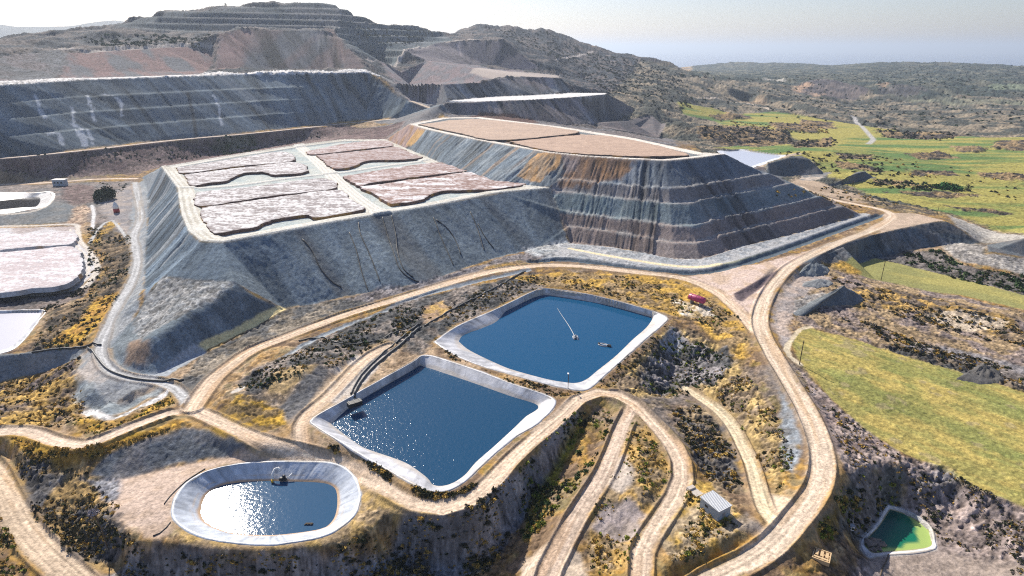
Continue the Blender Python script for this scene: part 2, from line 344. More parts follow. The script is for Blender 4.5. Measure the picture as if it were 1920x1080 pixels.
# ------------------------------------------------------------------ colours of the ground (what the ground itself is made of)
N1 = fbm(X, Y, 60, 4, 11); N2 = fbm(X, Y, 14, 4, 23); N3 = fbm(X, Y, 3.2, 3, 37); N4 = fbm(X, Y, 1.1, 2, 51); N5 = fbm(X, Y, .55, 2, 61)
print("noise", round(time.time()-T0, 1))
TAN = np.array([.40,.29,.19]); GOLD = np.array([.44,.25,.045]); BROWN = np.array([.20,.135,.085]); GREYB = np.array([.20,.19,.19])
SLATE = np.array([.135,.16,.185]); ROAD = np.array([.58,.45,.33]); PALE = np.array([.68,.66,.60]); OLIVE = np.array([.12,.11,.035])
PURP = np.array([.22,.17,.165]); RUST = np.array([.30,.17,.09]); LINER = np.array([.66,.68,.72]); SALT = np.array([.74,.68,.66])
def mix(a, b, t): return a*(1-t[..., None])+b*t[..., None]
t = sstep(-.25, .35, N2*.6+N1*.3+N3*.5)
C = mix(np.broadcast_to(BROWN, X.shape+(3,)), GOLD, t)
C = mix(C, TAN, sstep(.0, .5, N1*.8+N3*.5))
C = mix(C, GREYB, sstep(.1, .5, -N1*.7+N2*.5)*.7)
C = mix(C, OLIVE, sstep(.15, .5, N3*.8+N2*.3)*.55)
ROUGH = np.full(X.shape, 1.0)               # how lumpy the surface is
GUL = np.zeros(X.shape); GULU = np.zeros(X.shape); STREAK = np.zeros(X.shape)
LAB = np.zeros(X.shape, np.int16)           # which object a point of the sheet belongs to

def zone(poly, c1, c2=None, soft=1.5, wob=2.0, scale=6, amt=1.0, rough=None, lab=None, world=False, stretch=None, seed=3, bias=0.0):
    xy = np.asarray(poly)[:, :2] if world else hits(poly)[:, :2]
    w = window(xy, soft+wob*2+2)
    x, y = X[w], Y[w]
    if x.size == 0: return
    d, u = poly_sdf(x, y, xy)
    d = d+wob*(N2[w]*.9+N3[w]*.7)
    m = sstep(soft, -soft, d)*amt
    c1 = np.asarray(c1)
    if c2 is None: col = np.broadcast_to(c1, x.shape+(3,))
    else:
        if stretch:
            a = math.radians(stretch[0]); px_ = x*math.cos(a)+y*math.sin(a); py_ = -x*math.sin(a)+y*math.cos(a)
            n = fbm(px_/stretch[1], py_, scale, 4, seed)
        else: n = fbm(x, y, scale, 4, seed)
        col = mix(np.broadcast_to(c1, x.shape+(3,)), np.asarray(c2), sstep(-.25+bias, .3+bias, n))
    C[w] = C[w]*(1-m[..., None])+col*m[..., None]
    if rough is not None: ROUGH[w] = ROUGH[w]*(1-m)+rough*m
    if lab is not None: LAB[w][d < 0] = lab
def streaks(poly, crest, amp, period, gain=.35, tint=None, tint_at=.25, tint_scale=14, world=False, fade=5.0, seed=5, slant=.1, lean=0.0):
    """rills and colour bands that run down a bank from its crest"""
    xy = np.asarray(poly)[:, :2] if world else hits(poly)[:, :2]
    w = window(xy, 4); x, y = X[w], Y[w]
    d, _ = poly_sdf(x, y, xy); m = sstep(1.5, -1.5, d)
    dc, sd, u, _ = line_dist(x, y, np.asarray(crest)); u = u+lean*dc
    n = fbm(u, dc*slant, period, 4, seed, .6); n2 = fbm(u, dc*slant*.5, period*5, 3, seed+7)
    Z[w] += -amp*np.abs(n)*2*m*sstep(0, fade, dc)+amp*.5*m
    f = 1+gain*(n*1.5+n2*.8)
    C[w] = C[w]*(1-m[..., None])+C[w]*np.clip(f, .35, 2.0)[..., None]*m[..., None]
    if tint is not None:
        tt = sstep(tint_at, tint_at+.25, fbm(u, dc*slant*.4, tint_scale, 3, seed+13))*m*.75
        C[w] = mix(C[w], np.asarray(tint), tt)

# --- zones: distant country first, then nearer ground
zone([(640,120),(760,110),(1080,128),(1260,225),(1270,275),(1050,238),(830,219),(722,263),(640,240),(842,214)], (.21,.18,.17), (.17,.165,.17), 3, 4, 18, rough=1.2)
zone([(-250,60),(-250,180),(0,160),(150,150),(690,135),(760,160),(840,190),(1060,236),(1240,260),(1300,200),(1320,140),(1270,120),(1110,90),(1000,40),(560,-6),(300,20)], (.038,.047,.06), (.14,.12,.112), 4, 4, 18, rough=3.0, bias=.10)
zone([(1200,112),(1280,126),(1500,108),(2150,100),(2150,480),(1930,442),(1850,425),(1790,405),(1700,385),(1620,375),(1500,340),(1380,300),(1300,270),(1240,255),(1100,180)], (.075,.08,.07), (.255,.21,.15), 5, 4, 24, rough=3.0, seed=9, bias=.05)
zone([(1300,112),(1500,105),(2150,100),(2150,190),(1700,185),(1560,160),(1380,150),(1290,140)], (.045,.06,.055), (.13,.13,.10), 10, 10, 40, rough=3.5, seed=19, bias=.12)
GF1 = [(1270,190),(1330,202),(1450,210),(1560,226),(1640,239),(1730,250),(1640,263),(1560,276),(1500,264),(1470,248),(1390,243),(1330,225),(1280,215)]
GF2 = [(1340,277),(1440,268),(1545,276),(1600,262),(1640,245),(1720,250),(1850,258),(2000,255),(2150,300),(2150,470),(1930,440),(1850,424),(1790,403),(1700,383),(1650,372),(1600,352),(1555,330),(1520,300),(1470,290),(1400,280)]
for g, sd_ in ((GF1, 61), (GF2, 67)):
    zone(g, (.35,.31,.085), (.115,.195,.06), 4, 5, 22, stretch=(4, 5.0), seed=sd_, rough=.8, bias=.08)
    zone(g, (.13,.10,.07), None, 4, 5, 30, amt=0, seed=sd_)
for pz in ([(1475,262),(1560,260),(1568,274),(1490,278)], [(1300,232),(1400,236),(1470,250),(1495,268),(1420,276),(1310,262)], [(1640,243),(1760,247),(1835,252),(1740,262),(1660,258)], [(1690,287),(1760,286),(1800,296),(1730,300)],
           [(1560,300),(1640,312),(1660,322),(1580,316)], [(1640,336),(1700,338),(1735,350),(1660,347)], [(1660,360),(1760,358),(1840,366),(1760,372)], [(1500,225),(1560,228),(1570,242),(1500,240)], [(1870,262),(1960,270),(1940,285),(1860,280)], [(1330,218),(1390,214),(1410,222),(1350,226)], [(1440,232),(1540,236),(1530,250),(1460,246)], [(1700,318),(1790,322),(1800,330),(1710,328)], [(1830,322),(1930,330),(1920,340),(1840,332)], [(1560,285),(1640,290),(1650,300),(1580,298)], [(1770,385),(1860,392),(1900,402),(1800,396)], [(1780,275),(1850,279),(1840,288),(1790,284)]):
    zone(pz, (.07,.06,.055), (.30,.21,.11), 2, 6, 9, rough=3, seed=71)
zone([(1440,330),(1500,327),(1560,352),(1640,372),(1660,388),(1600,378),(1540,365),(1480,345)], (.46,.35,.25), (.36,.27,.19), 3, 4, 14, rough=.5)
zone([(1600,372),(1700,385),(1790,403),(1700,400),(1640,388)], (.12,.10,.08), (.34,.25,.12), 3, 4, 10, rough=2)
BK = [(1405,319),(1440,306),(1480,295),(1502,292),(1518,299),(1550,326),(1510,329),(1470,332),(1425,335)]
zone(BK, (.105,.125,.14), (.15,.15,.15), 1.5, 1.5, 8, rough=.6, lab=14, seed=167)
zone([(1548,345),(1590,331),(1622,321),(1643,332),(1600,344),(1560,350)], (.105,.125,.14), (.15,.15,.15), 1.5, 1.5, 8, rough=.6, lab=15, seed=169)
zone([(1385,312),(1440,304),(1480,293),(1503,290),(1500,286),(1470,290),(1430,302)], (.50,.40,.30), None, 1.5, 1.5, rough=.4)
zone([(1500,326),(1530,316),(1560,322),(1545,335),(1500,338)], (.50,.42,.34), (.2,.2,.2), 1.5, 2, 5, rough=.6)
for ln, cc_ in (([(1308,181),(1345,187),(1400,195),(1430,204),(1450,209)], (.50,.42,.34)), ([(1585,214),(1600,222),(1615,236),(1632,255),(1637,262),(1628,270)], (.46,.44,.42))):
    q = resample(hits(ln), 8); w = window(q[:, :2], 14); d = line_dist(X[w], Y[w], q)[0]
    C[w] = mix(C[w], np.array(cc_), sstep(4.5, 2.0, d)*.9)
for pz, c1, c2, am in (([(1490,172),(1500,158),(1540,150),(1585,154),(1635,170),(1600,182),(1520,180)], (.085,.075,.085), (.16,.13,.125), .8), ([(1640,172),(1690,157),(1745,170),(1700,180)], (.08,.075,.085), (.15,.13,.12), .7), ([(1488,164),(1512,155),(1520,160),(1500,172)], (.46,.30,.19), None, .8),
    ([(1520,176),(1545,174),(1550,182),(1525,183)], (.44,.30,.2), None, .7), ([(1430,148),(1470,147),(1475,153),(1440,153)], (.5,.46,.4), None, .6), ([(1640,160),(1665,157),(1660,166)], (.44,.30,.2), None, .6), ([(1850,160),(1930,158),(1940,168),(1860,170)], (.25,.29,.19), None, .6), ([(1700,186),(1800,184),(1930,190),(1930,200),(1780,196)], (.26,.26,.17), (.12,.13,.1), .6), ([(1380,188),(1420,180),(1440,190),(1410,196)], (.40,.28,.18), None, .5)):
    zone(pz, c1, c2, 8, 12, 16, amt=am)
# back dumps
D2P = [P(p) for p in [(412,64,'d960'),(443,56.5,'d970'),(583,55.5,'d990'),(628,63,'d990'),(687,129,'d895'),(600,130,'d888'),(500,131.5,'d878'),(403,132.5,'d866')]]
zone(D2P, (.12,.125,.135), (.18,.14,.135), 3, 3, 30, rough=.5, lab=5, stretch=(80,4), world=True)
zone([(412,64),(470,57),(450,133),(402,134)], (.27,.17,.15), None, 6, 4, amt=.7)
zone([(600,56),(628,62),(690,131),(655,131)], (.25,.17,.15), None, 5, 4, amt=.6)
streaks(D2P, [P(p) for p in [(405,64,'d960'),(443,56,'d970'),(583,55,'d990'),(640,63,'d990')]], 1.2, 9, .6, seed=81, world=True)
zone([(120,99),(200,95),(300,89),(350,87),(400,96),(380,140),(250,146),(110,148)], (.19,.12,.115), (.115,.12,.135), 3, 3, 14, rough=.8, stretch=(-50,4), seed=15)
zone([(-150,105),(107,92),(130,100),(100,150),(-150,165)], (.15,.13,.135), (.12,.125,.135), 4, 4, 30, rough=1.5)
for ln in ([(107,90),(160,98.5),(200,95.5),(300,88.5),(350,86.5),(395,94)], [(440,55.5),(515,54.5),(584,54)], [(690,110),(760,95),(827,78.5),(895,76.5)], [(1040,110),(1075,108),(1110,98)]):
    q = hits(ln); w = window(q[:, :2], 14); d = line_dist(X[w], Y[w], q)[0]
    C[w] = mix(C[w], np.array([.42,.37,.33]), sstep(5, 2.5, d))
zone([(640,25),(720,45),(830,60),(850,75),(760,92),(700,110),(650,90),(628,60)], (.065,.09,.105), (.135,.15,.16), 5, 5, 24, rough=2.0, stretch=(10,4))
zone([(215,44),(320,20),(450,11),(560,6),(640,12),(690,40),(640,52),(590,52),(440,53),(400,60),(330,56),(220,50)], (.055,.075,.09), (.115,.12,.13), 5, 5, 20, rough=1.6, stretch=(5,4), seed=171)
# worked benches cut into the mountain
xy = np.array([und(x, y, d)[:2] for x, y, d in [(210,45,1080),(330,58,1050),(404,66,1000),(443,56,1000),(583,55,1010),(640,70,985),(700,110,1010),(760,92,1120),(830,72,1330),(850,62,1480),(760,42,1400),(650,20,1330),(560,3,1330),(450,8,1290),(320,17,1250),(220,40,1170)]])
w = window(xy, 20); d, _ = poly_sdf(X[w], Y[w], xy); m = sstep(25, -25, d)
q = Z[w]/11.0+.35*fbm(X[w], Y[w], 160, 2, 175); fl = np.floor(q); fr = q-fl
Z[w] = Z[w]+m*11.0*(sstep(.45, .95, fr)-fr)
C[w] = mix(C[w], np.array([.25,.24,.23]), m*sstep(.30, .10, np.abs(fr-.30))*.55)

D3P = [P(p) for p in [(760,96,'d1120'),(827,79.5,'d1290'),(900,77.5,'d1300'),(945,76,'d1300'),(975,98,'d1280'),(1012,127,'d1252'),(990,131,'d1235'),(920,128,'d1230'),(860,119,'d1200'),(800,114,'d1100')]]
zone(D3P, (.165,.145,.16), (.20,.175,.18), 3, 3, 20, rough=.6, lab=6, stretch=(60,4), world=True)
streaks(D3P, [P(p) for p in [(790,88,'d1200'),(827,79,'d1290'),(900,77,'d1300'),(945,76,'d1300')]], 1.2, 9, .6, seed=83, world=True)
zone([(715,117),(800,113),(860,119),(920,129),(985,133),(920,148),(900,155),(830,158),(740,156)], (.22,.175,.18), (.17,.165,.18), 4, 5, 12, rough=1.0, seed=29)
zone([(880,137),(960,134),(1047,140),(1047,146),(980,144),(925,148)], (.42,.36,.32), None, 3, 2, rough=.3)
D4P = [P(p) for p in [(738,156,61.6),(830,158,61.5),(900,155,61),(925,148,64.5),(980,143.5,66),(1047,146,63.5),(1077,172,46),(1000,178.5,45),(920,181.5,45),(840,189,45),(765,187,45)]]
zone(D4P, (.17,.175,.18), (.23,.20,.20), 3, 2, 20, rough=.6, lab=7, stretch=(60,4), seed=41, world=True)
streaks(D4P, [P(p) for p in [(738,156,61.6),(830,158,61.5),(900,155,61),(925,148,64.5),(980,143.5,66),(1047,146,63.5)]], 1.3, 8, .7, seed=85, world=True)
zone([P((x,y,45)) for x,y in [(772,187.5),(840,189),(920,181.7),(1000,178.7),(1077,174.2),(1135,174.2),(1137,177),(1080,182),(1000,187),(900,190.5),(835,192)]], (.74,.73,.71), (.6,.58,.56), 2, 1, 5, rough=.25, world=True)
D5P = [P(p) for p in [(835,192,45),(900,190.5,45),(1000,187,45),(1080,182,45),(1137,177,45),(1165,190,34),(1195,205,20),(1205,207,15),(1165,220,17.5),(1110,232,17),(1060,236,18.5),(1020,229,23),(940,219,30),(850,216,32.5)]]
zone(D5P, (.155,.15,.155), (.22,.19,.185), 3, 2, 14, rough=.6, lab=8, stretch=(60,4), seed=43, world=True)
streaks(D5P, [P(p) for p in [(835,192,45),(900,190.5,45),(1000,187,45),(1080,182,45),(1137,177,45)]], 1.3, 7, .7, seed=87, world=True)
D6P = [(1121,227),(1180,225),(1222,217),(1250,232),(1234,257),(1190,248),(1130,241)]
zone(D6P, (.15,.14,.145), (.2,.17,.165), 3, 2, 10, rough=.6, lab=9)
zone([(690,131),(735,152),(765,187),(800,199),(842,212),(780,222),(700,228),(760,200)], (.16,.165,.175), (.2,.19,.19), 2, 2, 12, rough=.6)
zone([(900,211),(945,213),(1000,222),(1010,230),(930,224),(880,219)], (.12,.07,.06), None, 2, 2, 5)
# scarp below the upper road and its shelf
zone([(-150,308),(0,300),(117,289),(333,265),(450,254),(640,235),(760,226),(722,262),(560,273),(430,293),(300,314),(262,325),(100,335),(-150,350)], (.12,.08,.08), (.185,.135,.125), 2, 3, 14, rough=1.6, seed=45)
zone([(395,275),(470,258),(480,268),(440,285),(400,290)], (.05,.06,.04), (.12,.12,.09), 3, 3, 4, rough=3)
# big dump
D1W = [P(p) for p in D1C]+[np.array([*hit(842,213)])]+[P(p) for p in D1T[::-1]]
zone(D1W, (.12,.155,.185), (.175,.215,.24), 2, 1.5, 40, world=True, rough=.5, lab=4, stretch=(12,6), seed=47)
streaks(D1W, [P(p) for p in D1C]+[P((842,212,31.5))], .45, 7, .5, tint=(.24,.27,.29), tint_at=.3, world=True, seed=89, slant=.12, lean=-.2)
for ln in ([(68,182),(75,205),(85,222)], [(135,202),(140,215),(137,228),(150,252),(160,275)], [(165,180),(172,205),(181,228)], [(197,178),(222,185),(232,220)], [(401,178),(410,200),(417,235)], [(92,252),(112,252),(116,272)], [(165,245),(173,262),(178,275)], [(145,235),(155,245),(165,275)]):
    q = resample(hits(ln), 3); q[:, :2] += np.stack([fbm(np.arange(len(q)), np.zeros(len(q)), 3, 2, 5)*2.5, np.zeros(len(q))], -1)
    w = window(q[:, :2], 8); d = line_dist(X[w], Y[w], q)[0]
    C[w] = mix(C[w], np.array([.72,.74,.76]), sstep(1.9, .3, d+N3[w]*2.2)*.65)
for ln in ([(352,175),(362,215),(368,255)], [(470,200),(500,235),(512,246)]):
    q = hits(ln); w = window(q[:, :2], 8); d = line_dist(X[w], Y[w], q)[0]
    C[w] = mix(C[w], np.array([.05,.055,.06]), sstep(2.2, .8, d)*.8)
q = np.array([P(p) for p in D1C]); w = window(q[:, :2], 40); d, sd, _, _ = line_dist(X[w], Y[w], q)
C[w] = mix(C[w], np.array([.70,.67,.64]), np.where((sd < 1.0) & (Y[w] > 300), sstep(27, 20, d), 0)*(Z[w] > 66))

# left terraces
zone([(-150,352),(0,349),(100,346),(160,341),(250,340),(255,420),(240,450),(180,420),(150,410),(60,400),(-150,400)], (.16,.15,.15), (.24,.20,.18), 2, 3, 9, rough=1.0)
zone([(-100,403),(60,396),(100,376),(150,390),(140,412),(90,421),(-100,425)], (.15,.165,.175), (.19,.19,.185), 2, 2, 8, rough=.7)
zone([(118,350),(150,345),(175,350),(180,378),(140,384),(118,372)], (.13,.09,.085), (.19,.14,.13), 2, 2, 6, rough=1.5)
zone([(130,420),(140,390),(160,380),(170,395),(160,415),(150,425)], (.48,.36,.26), (.36,.25,.18), 1.5, 2, 3, rough=1.6)
zone([(182,372),(250,345),(248,400),(240,440),(215,420),(195,400)], (.25,.235,.24), (.36,.31,.28), 2, 3, 8, rough=.5)
zone([(-120,428),(140,425),(150,457),(180,487),(181,507),(150,540),(0,557),(-120,560)], (.60,.585,.59), (.42,.36,.34), .8, .8, 7, rough=.5, stretch=(-20,2.5), seed=33)
zone([(-120,560),(0,558),(150,543),(183,508),(196,505),(160,556),(100,577),(-120,590)], (.14,.125,.12), (.20,.16,.14), 1, 1.5, 6, rough=1.2)
zone([(165,425),(185,420),(245,445),(250,490),(240,530),(215,575),(160,640),(60,660),(90,585),(165,560),(198,500),(190,470)], (.09,.075,.06), (.25,.18,.11), 2, 3, 7, rough=2.4, seed=35)
zone([(100,640),(150,600),(180,560),(235,545),(215,580),(165,630),(155,650)], (.55,.33,.05), (.40,.22,.05), 1.5, 2.5, 4, rough=1.2)
zone([(170,455),(205,415),(222,420),(185,455)], (.52,.32,.06), (.25,.16,.06), 1.5, 2, 4, rough=1.4)
zone([(-120,672),(0,665),(140,652),(165,653),(145,672),(100,692),(60,704),(0,720),(-120,735)], (.20,.23,.25), (.27,.29,.30), 1, 1, 8, rough=.4, lab=13)
zone([(-120,720),(0,722),(100,694),(150,668),(145,700),(160,735),(120,790),(0,800),(-120,800)], (.13,.105,.10), (.42,.27,.08), 2, 3, 8, rough=2.2, seed=37)
zone([(255,345),(272,335),(280,380),(277,430),(278,480),(270,520),(262,575),(225,640),(208,655),(212,690),(195,695),(175,655),(190,615),(215,570),(240,525),(248,487),(240,445)], (.24,.265,.29), (.33,.34,.345), 1.2, 1.5, 5, rough=.7, seed=173, stretch=(70,3))
TRK = 1
# grey fan of the small basin
zone([(148,665),(195,655),(235,700),(330,722),(345,745),(325,738),(280,735),(230,752),(205,785),(170,775),(148,740),(142,700)], (.45,.40,.36), (.30,.31,.32), 1.5, 2, 7, rough=.5, seed=39)
zone([(140,705),(165,715),(205,748),(250,738),(310,728),(300,742),(250,765),(205,784),(165,772),(140,745)], (.22,.26,.29), (.30,.33,.34), 1.5, 1.5, 7, rough=.6)
q = resample(hits([(165,772),(190,783),(215,782),(260,764),(318,737)]), 2); w = window(q[:, :2], 6); d = line_dist(X[w], Y[w], q)[0]
C[w] = mix(C[w], np.array([.72,.70,.68]), sstep(1.7, .6, d+N3[w]*.8))
zone([(135,775),(165,780),(205,792),(260,772),(320,742),(332,752),(280,785),(190,812),(140,815)], (.48,.29,.05), (.28,.17,.05), 1.5, 2, 3.5, rough=1.4)
zone([(0,815),(60,818),(110,838),(190,835),(260,808),(345,785),(352,795),(280,815),(200,850),(120,880),(40,850)], (.50,.30,.045), (.36,.20,.04), 1.5, 2.5, 4, rough=1.3)
# pad heap
PADC = [P(p, PADZ) for p in PAD_FRONT]
LEDGE_TOE = [(545,577),(480,611),(430,635),(383,657),(330,683),(290,703),(240,700),(210,676),(207,650)]
PADFACE = [(302,313),(333,353),(340,400),(353,433),(377,453),(417,455),(500,440),(640,414),(807,387),(940,361),(1033,352),(1052,410),(1066,456),(1010,464),(930,484),(860,507),(800,529),(740,542),(690,550),(640,558),(590,569),(533,580),(440,530),(367,527),(300,523),(272,560),(270,500),(276,430),(278,380),(268,332)]
zone(PADFACE, (.125,.165,.205), (.175,.215,.245), 1, .8, 22, rough=.5, lab=1, stretch=(70,3), seed=91)
streaks(PADFACE, PADC, .35, 5, .28, tint=(.12,.125,.13), tint_at=.3, tint_scale=20, seed=93, slant=.2)
PADLEFT = [(302,313),(333,353),(340,400),(353,433),(377,453),(300,523),(272,560),(270,500),(276,430),(278,380),(268,332)]
streaks(PADLEFT, PADC, .9, 4.5, .6, tint=(.36,.38,.39), tint_at=.25, tint_scale=7, seed=95, slant=.1)
LEDGE = [(300,523),(367,527),(440,530),(483,556),(533,579)]+LEDGE_TOE+[(250,600),(272,560)]
zone(LEDGE, (.14,.175,.205), (.18,.21,.23), 1, 1, 10, rough=.6, lab=3, seed=97)
zone([(300,522),(367,526),(438,530),(405,558),(345,590),(290,620),(260,640),(252,605),(272,560)], (.25,.26,.265), (.33,.325,.315), 1, 1.5, 3, rough=1.3)
streaks([(432,537),(483,558),(533,580)]+LEDGE_TOE[1:-1]+[(262,645),(290,623),(345,593)], [P(p) for p in [(483,557,8),(432,536,14),(345,592,11),(262,642,7)]], .4, 5, .35, tint=(.29,.20,.14), tint_at=.35, seed=99)
zone([(240,640),(285,630),(290,665),(255,690),(232,680)], (.33,.21,.13), (.18,.18,.18), 1.5, 2, 5, amt=.8)
zone([(690,549),(800,530),(930,486),(1064,458),(1060,478),(1000,487),(920,500),(850,520),(770,545),(690,568),(640,582),(600,600),(560,590),(600,570)], (.26,.235,.235), (.17,.15,.15), 1.5, 2.5, 5, rough=1.5)
zone([(980,462),(1060,445),(1095,460),(1060,478),(1000,482)], (.36,.385,.40), (.48,.48,.47), 2, 2, 5, rough=.9)
PADTOP = [p for p in PAD_RING]
zone(PADTOP, (.40,.45,.44), (.50,.52,.48), .6, .3, 9, world=True, rough=.12, lab=101, seed=101)
w = window(np.array(PADTOP)[:, :2], 3); d, _ = poly_sdf(X[w], Y[w], np.array(PADTOP)[:, :2])
m_ = (d < 0) & (d > -8.5)
C[w] = np.where(m_[..., None], mix(np.broadcast_to(np.array([.64,.62,.56]), X[w].shape+(3,)), np.array([.50,.47,.40]), sstep(-.1, .4, N2[w]+.5*np.sin(d*2.2))), C[w])
LAB[w] = np.where(m_, 102, LAB[w])
Z[w] += np.where(d < 0, .7*np.exp(-((d+1.2)/.8)**2)-.9*sstep(-8, -10.5, d), 0)
for ln, hw in (([(560,272),(600,305),(640,345),(680,378),(718,402)], 5.2), ([(345,352),(440,346),(560,330),(640,322),(720,310),(800,300)], 2.6)):
    q = resample(np.array([P(p, PADZ) for p in ln]), 3); w = window(q[:, :2], 12); d, sd, u, _ = line_dist(X[w], Y[w], q)
    ok = sstep(hw, hw-1, d)*((LAB[w] == 101) | (LAB[w] == 102))
    C[w] = mix(C[w], np.array([.64,.62,.56])*(1-.12*np.cos(sd[..., None]*2.4)), ok); Z[w] += ok*.6
# terraced heap
MFRONT = [(1033,288),(1040,288),(1100,294),(1180,299),(1249,302),(1275,300),(1312,296),(1340,292),(1361,289)]
MFACE = MFRONT+[(1400,308),(1470,338),(1545,369),(1614,404),(1507,435),(1403,460),(1312,486),(1265,486),(1207,475),(1145,464),(1072,456),(1052,410),(1033,353)]
M_CR = [P(p, MZ) for p in M_CREST[:13]]
MF_W = [P(p, MZ) for p in MFRONT]+[P((1385,292,0)),P((1470,337,0)),P((1545,369,0)),P((1614,404,0)),P((1507,434.5,.6)),P((1403,459.5,.6)),P((1312,485.5,.6)),P((1265,485.5,.6)),P((1207,474.5,.6)),P((1145,463.5,.6)),P((1070,456,1)),P((1033,353,PADZ))]
zone(MF_W, (.165,.175,.185), (.22,.205,.195), 1, .6, 12, world=True, rough=.5, lab=2, seed=103)
# colour strata of the lifts, by height
w = window(np.array(MF_W)[:, :2], 3); d, _ = poly_sdf(X[w], Y[w], np.array(MF_W)[:, :2]); mm = sstep(1, -1, d)
for z0, z1, col, am in ((27.3,39,(.13,.165,.205),.9), (21,27.3,(.185,.165,.165),.7), (12.5,21,(.135,.185,.205),.95), (-1,12.5,(.20,.145,.125),.85)):
    zz_ = Z[w]+N2[w]*1.6
    C[w] = mix(C[w], np.array(col), mm*sstep(z0-.6, z0+.6, zz_)*sstep(z1+.6, z1-.6, zz_)*am*(.75+.5*N1[w]))
streaks(MF_W, M_CR, .85, 4, .5, tint=(.30,.20,.14), tint_at=.5, tint_scale=5, world=True, seed=105, slant=.12)
zone([(1035,289),(1130,296),(1192,300),(1165,335),(1110,350),(1045,350)], (.30,.165,.08), (.24,.15,.10), 1.5, 2.5, 6, stretch=(60,3), amt=.9)
zone([(1055,291),(1090,294),(1085,325),(1060,322)], (.28,.25,.26), None, 2, 3, amt=.7)
zone([(1060,318),(1052,300),(1028,320),(1020,345),(1040,350)], (.20,.235,.25), None, 1.5, 2, amt=.8)
for row in MLOFT[1:-1]:
    q = np.array(row); w = window(q[:, :2], 4); d = line_dist(X[w], Y[w], q)[0]
    C[w] = mix(C[w], np.array([.38,.38,.37]), sstep(.9, .2, d+N3[w]*1.3)*.42)
MLEFT = [P(p, MZ) for p in M_CREST[:6]]+[P((1033,353,PADZ))]+[P(p, PADZ) for p in PAD_MID]
zone(MLEFT, (.155,.19,.22), (.21,.24,.26), .8, .6, 9, world=True, rough=.5, lab=2, seed=107)
streaks(MLEFT, M_CR, .8, 3.2, .5, tint=(.40,.30,.22), tint_at=.42, tint_scale=6, world=True, seed=109, slant=.12)
zone([(722,262),(767,233),(797,242),(760,278)], (.40,.29,.26), (.36,.22,.13), .8, 1, 4, stretch=(75,3))
zone([(783,243),(797,246),(775,272),(762,270)], (.62,.38,.14), None, 1, 1.5, amt=.85)
zone([(1008,287),(1050,292),(1054,305),(1028,325),(1012,342),(990,338),(968,330)], (.50,.30,.14), (.38,.28,.19), .8, 1, 3, stretch=(60,3), seed=8)
MTOP = M_RING
zone(MTOP, (.47,.36,.28), (.40,.31,.25), .6, .3, 8, world=True, rough=.15, lab=201, seed=111)
w = window(np.array(MTOP)[:, :2], 3); d, _ = poly_sdf(X[w], Y[w], np.array(MTOP)[:, :2]); m_ = (d < 0) & (d > -6.5)
C[w] = np.where(m_[..., None], np.array([.70,.64,.56])*(1+.12*N2[w][..., None]), C[w]); LAB[w] = np.where(m_, 202, LAB[w])
m2_ = (d <= -6.5) & (d > -11); C[w] = np.where(m2_[..., None], np.array([.17,.19,.20]), C[w])
Z[w] += np.where(d < 0, .6*np.exp(-((d+1.2)/.8)**2)-.8*sstep(-6, -8.5, d), 0)
# toe strips of the terraced heap
def strip(ln, hw, col, dz=0.0, amt=.95, wob=.8, step=3, sm=.35):
    q = resample(hits(ln), step); w = window(q[:, :2], hw+5); d, sd, u, _ = line_dist(X[w], Y[w], q)
    m = sstep(hw*(1+sm), hw*(1-sm), d+N3[w]*wob*hw*.5)
    C[w] = mix(C[w], np.asarray(col), m*amt); Z[w] += dz*sstep(hw*1.4, hw*.3, d)
    ROUGH[w] = ROUGH[w]*(1-m*.7)
zone([(1064,456),(1145,464),(1207,475),(1265,486),(1312,486),(1403,460),(1507,435),(1614,404),(1650,402),(1630,410),(1560,436),(1500,459),(1430,483),(1350,506),(1300,513),(1240,509),(1150,497),(1060,487),(1000,490)], (.30,.32,.34), (.42,.42,.42), .8, 1.2, 4, rough=.8, seed=165)
strip([(1055,470),(1100,473),(1150,482),(1210,492),(1280,501),(1330,499),(1400,483),(1470,461),(1540,438),(1600,415),(1622,402)], 3.2, (.42,.42,.42))
strip([(1068,466),(1110,474),(1160,483),(1215,492),(1270,499),(1320,500),(1350,495)], 1.5, (.78,.66,.42))
strip([(1360,494),(1400,484),(1470,462),(1540,439),(1590,420)], .8, (.66,.62,.42))
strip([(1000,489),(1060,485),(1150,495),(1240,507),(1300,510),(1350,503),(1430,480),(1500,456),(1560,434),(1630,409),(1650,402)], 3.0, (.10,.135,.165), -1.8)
strip([(470,714),(500,692),(542,663),(580,640),(655,607),(700,592),(773,560),(873,532),(930,519),(990,506)], 1.5, (.33,.37,.40), -.7)
strip([(440,735),(470,720),(500,700),(560,664),(620,632)], 1.2, (.50,.47,.43), 0)
strip([(372,662),(383,653),(430,631),(480,606),(530,580)], 1.3, (.74,.58,.28))
strip([(372,662),(340,680),(300,704),(250,712)], 2.2, (.34,.37,.40), 0)
strip([(785,562),(783,580),(785,600),(792,618)], 2.0, (.42,.47,.50))
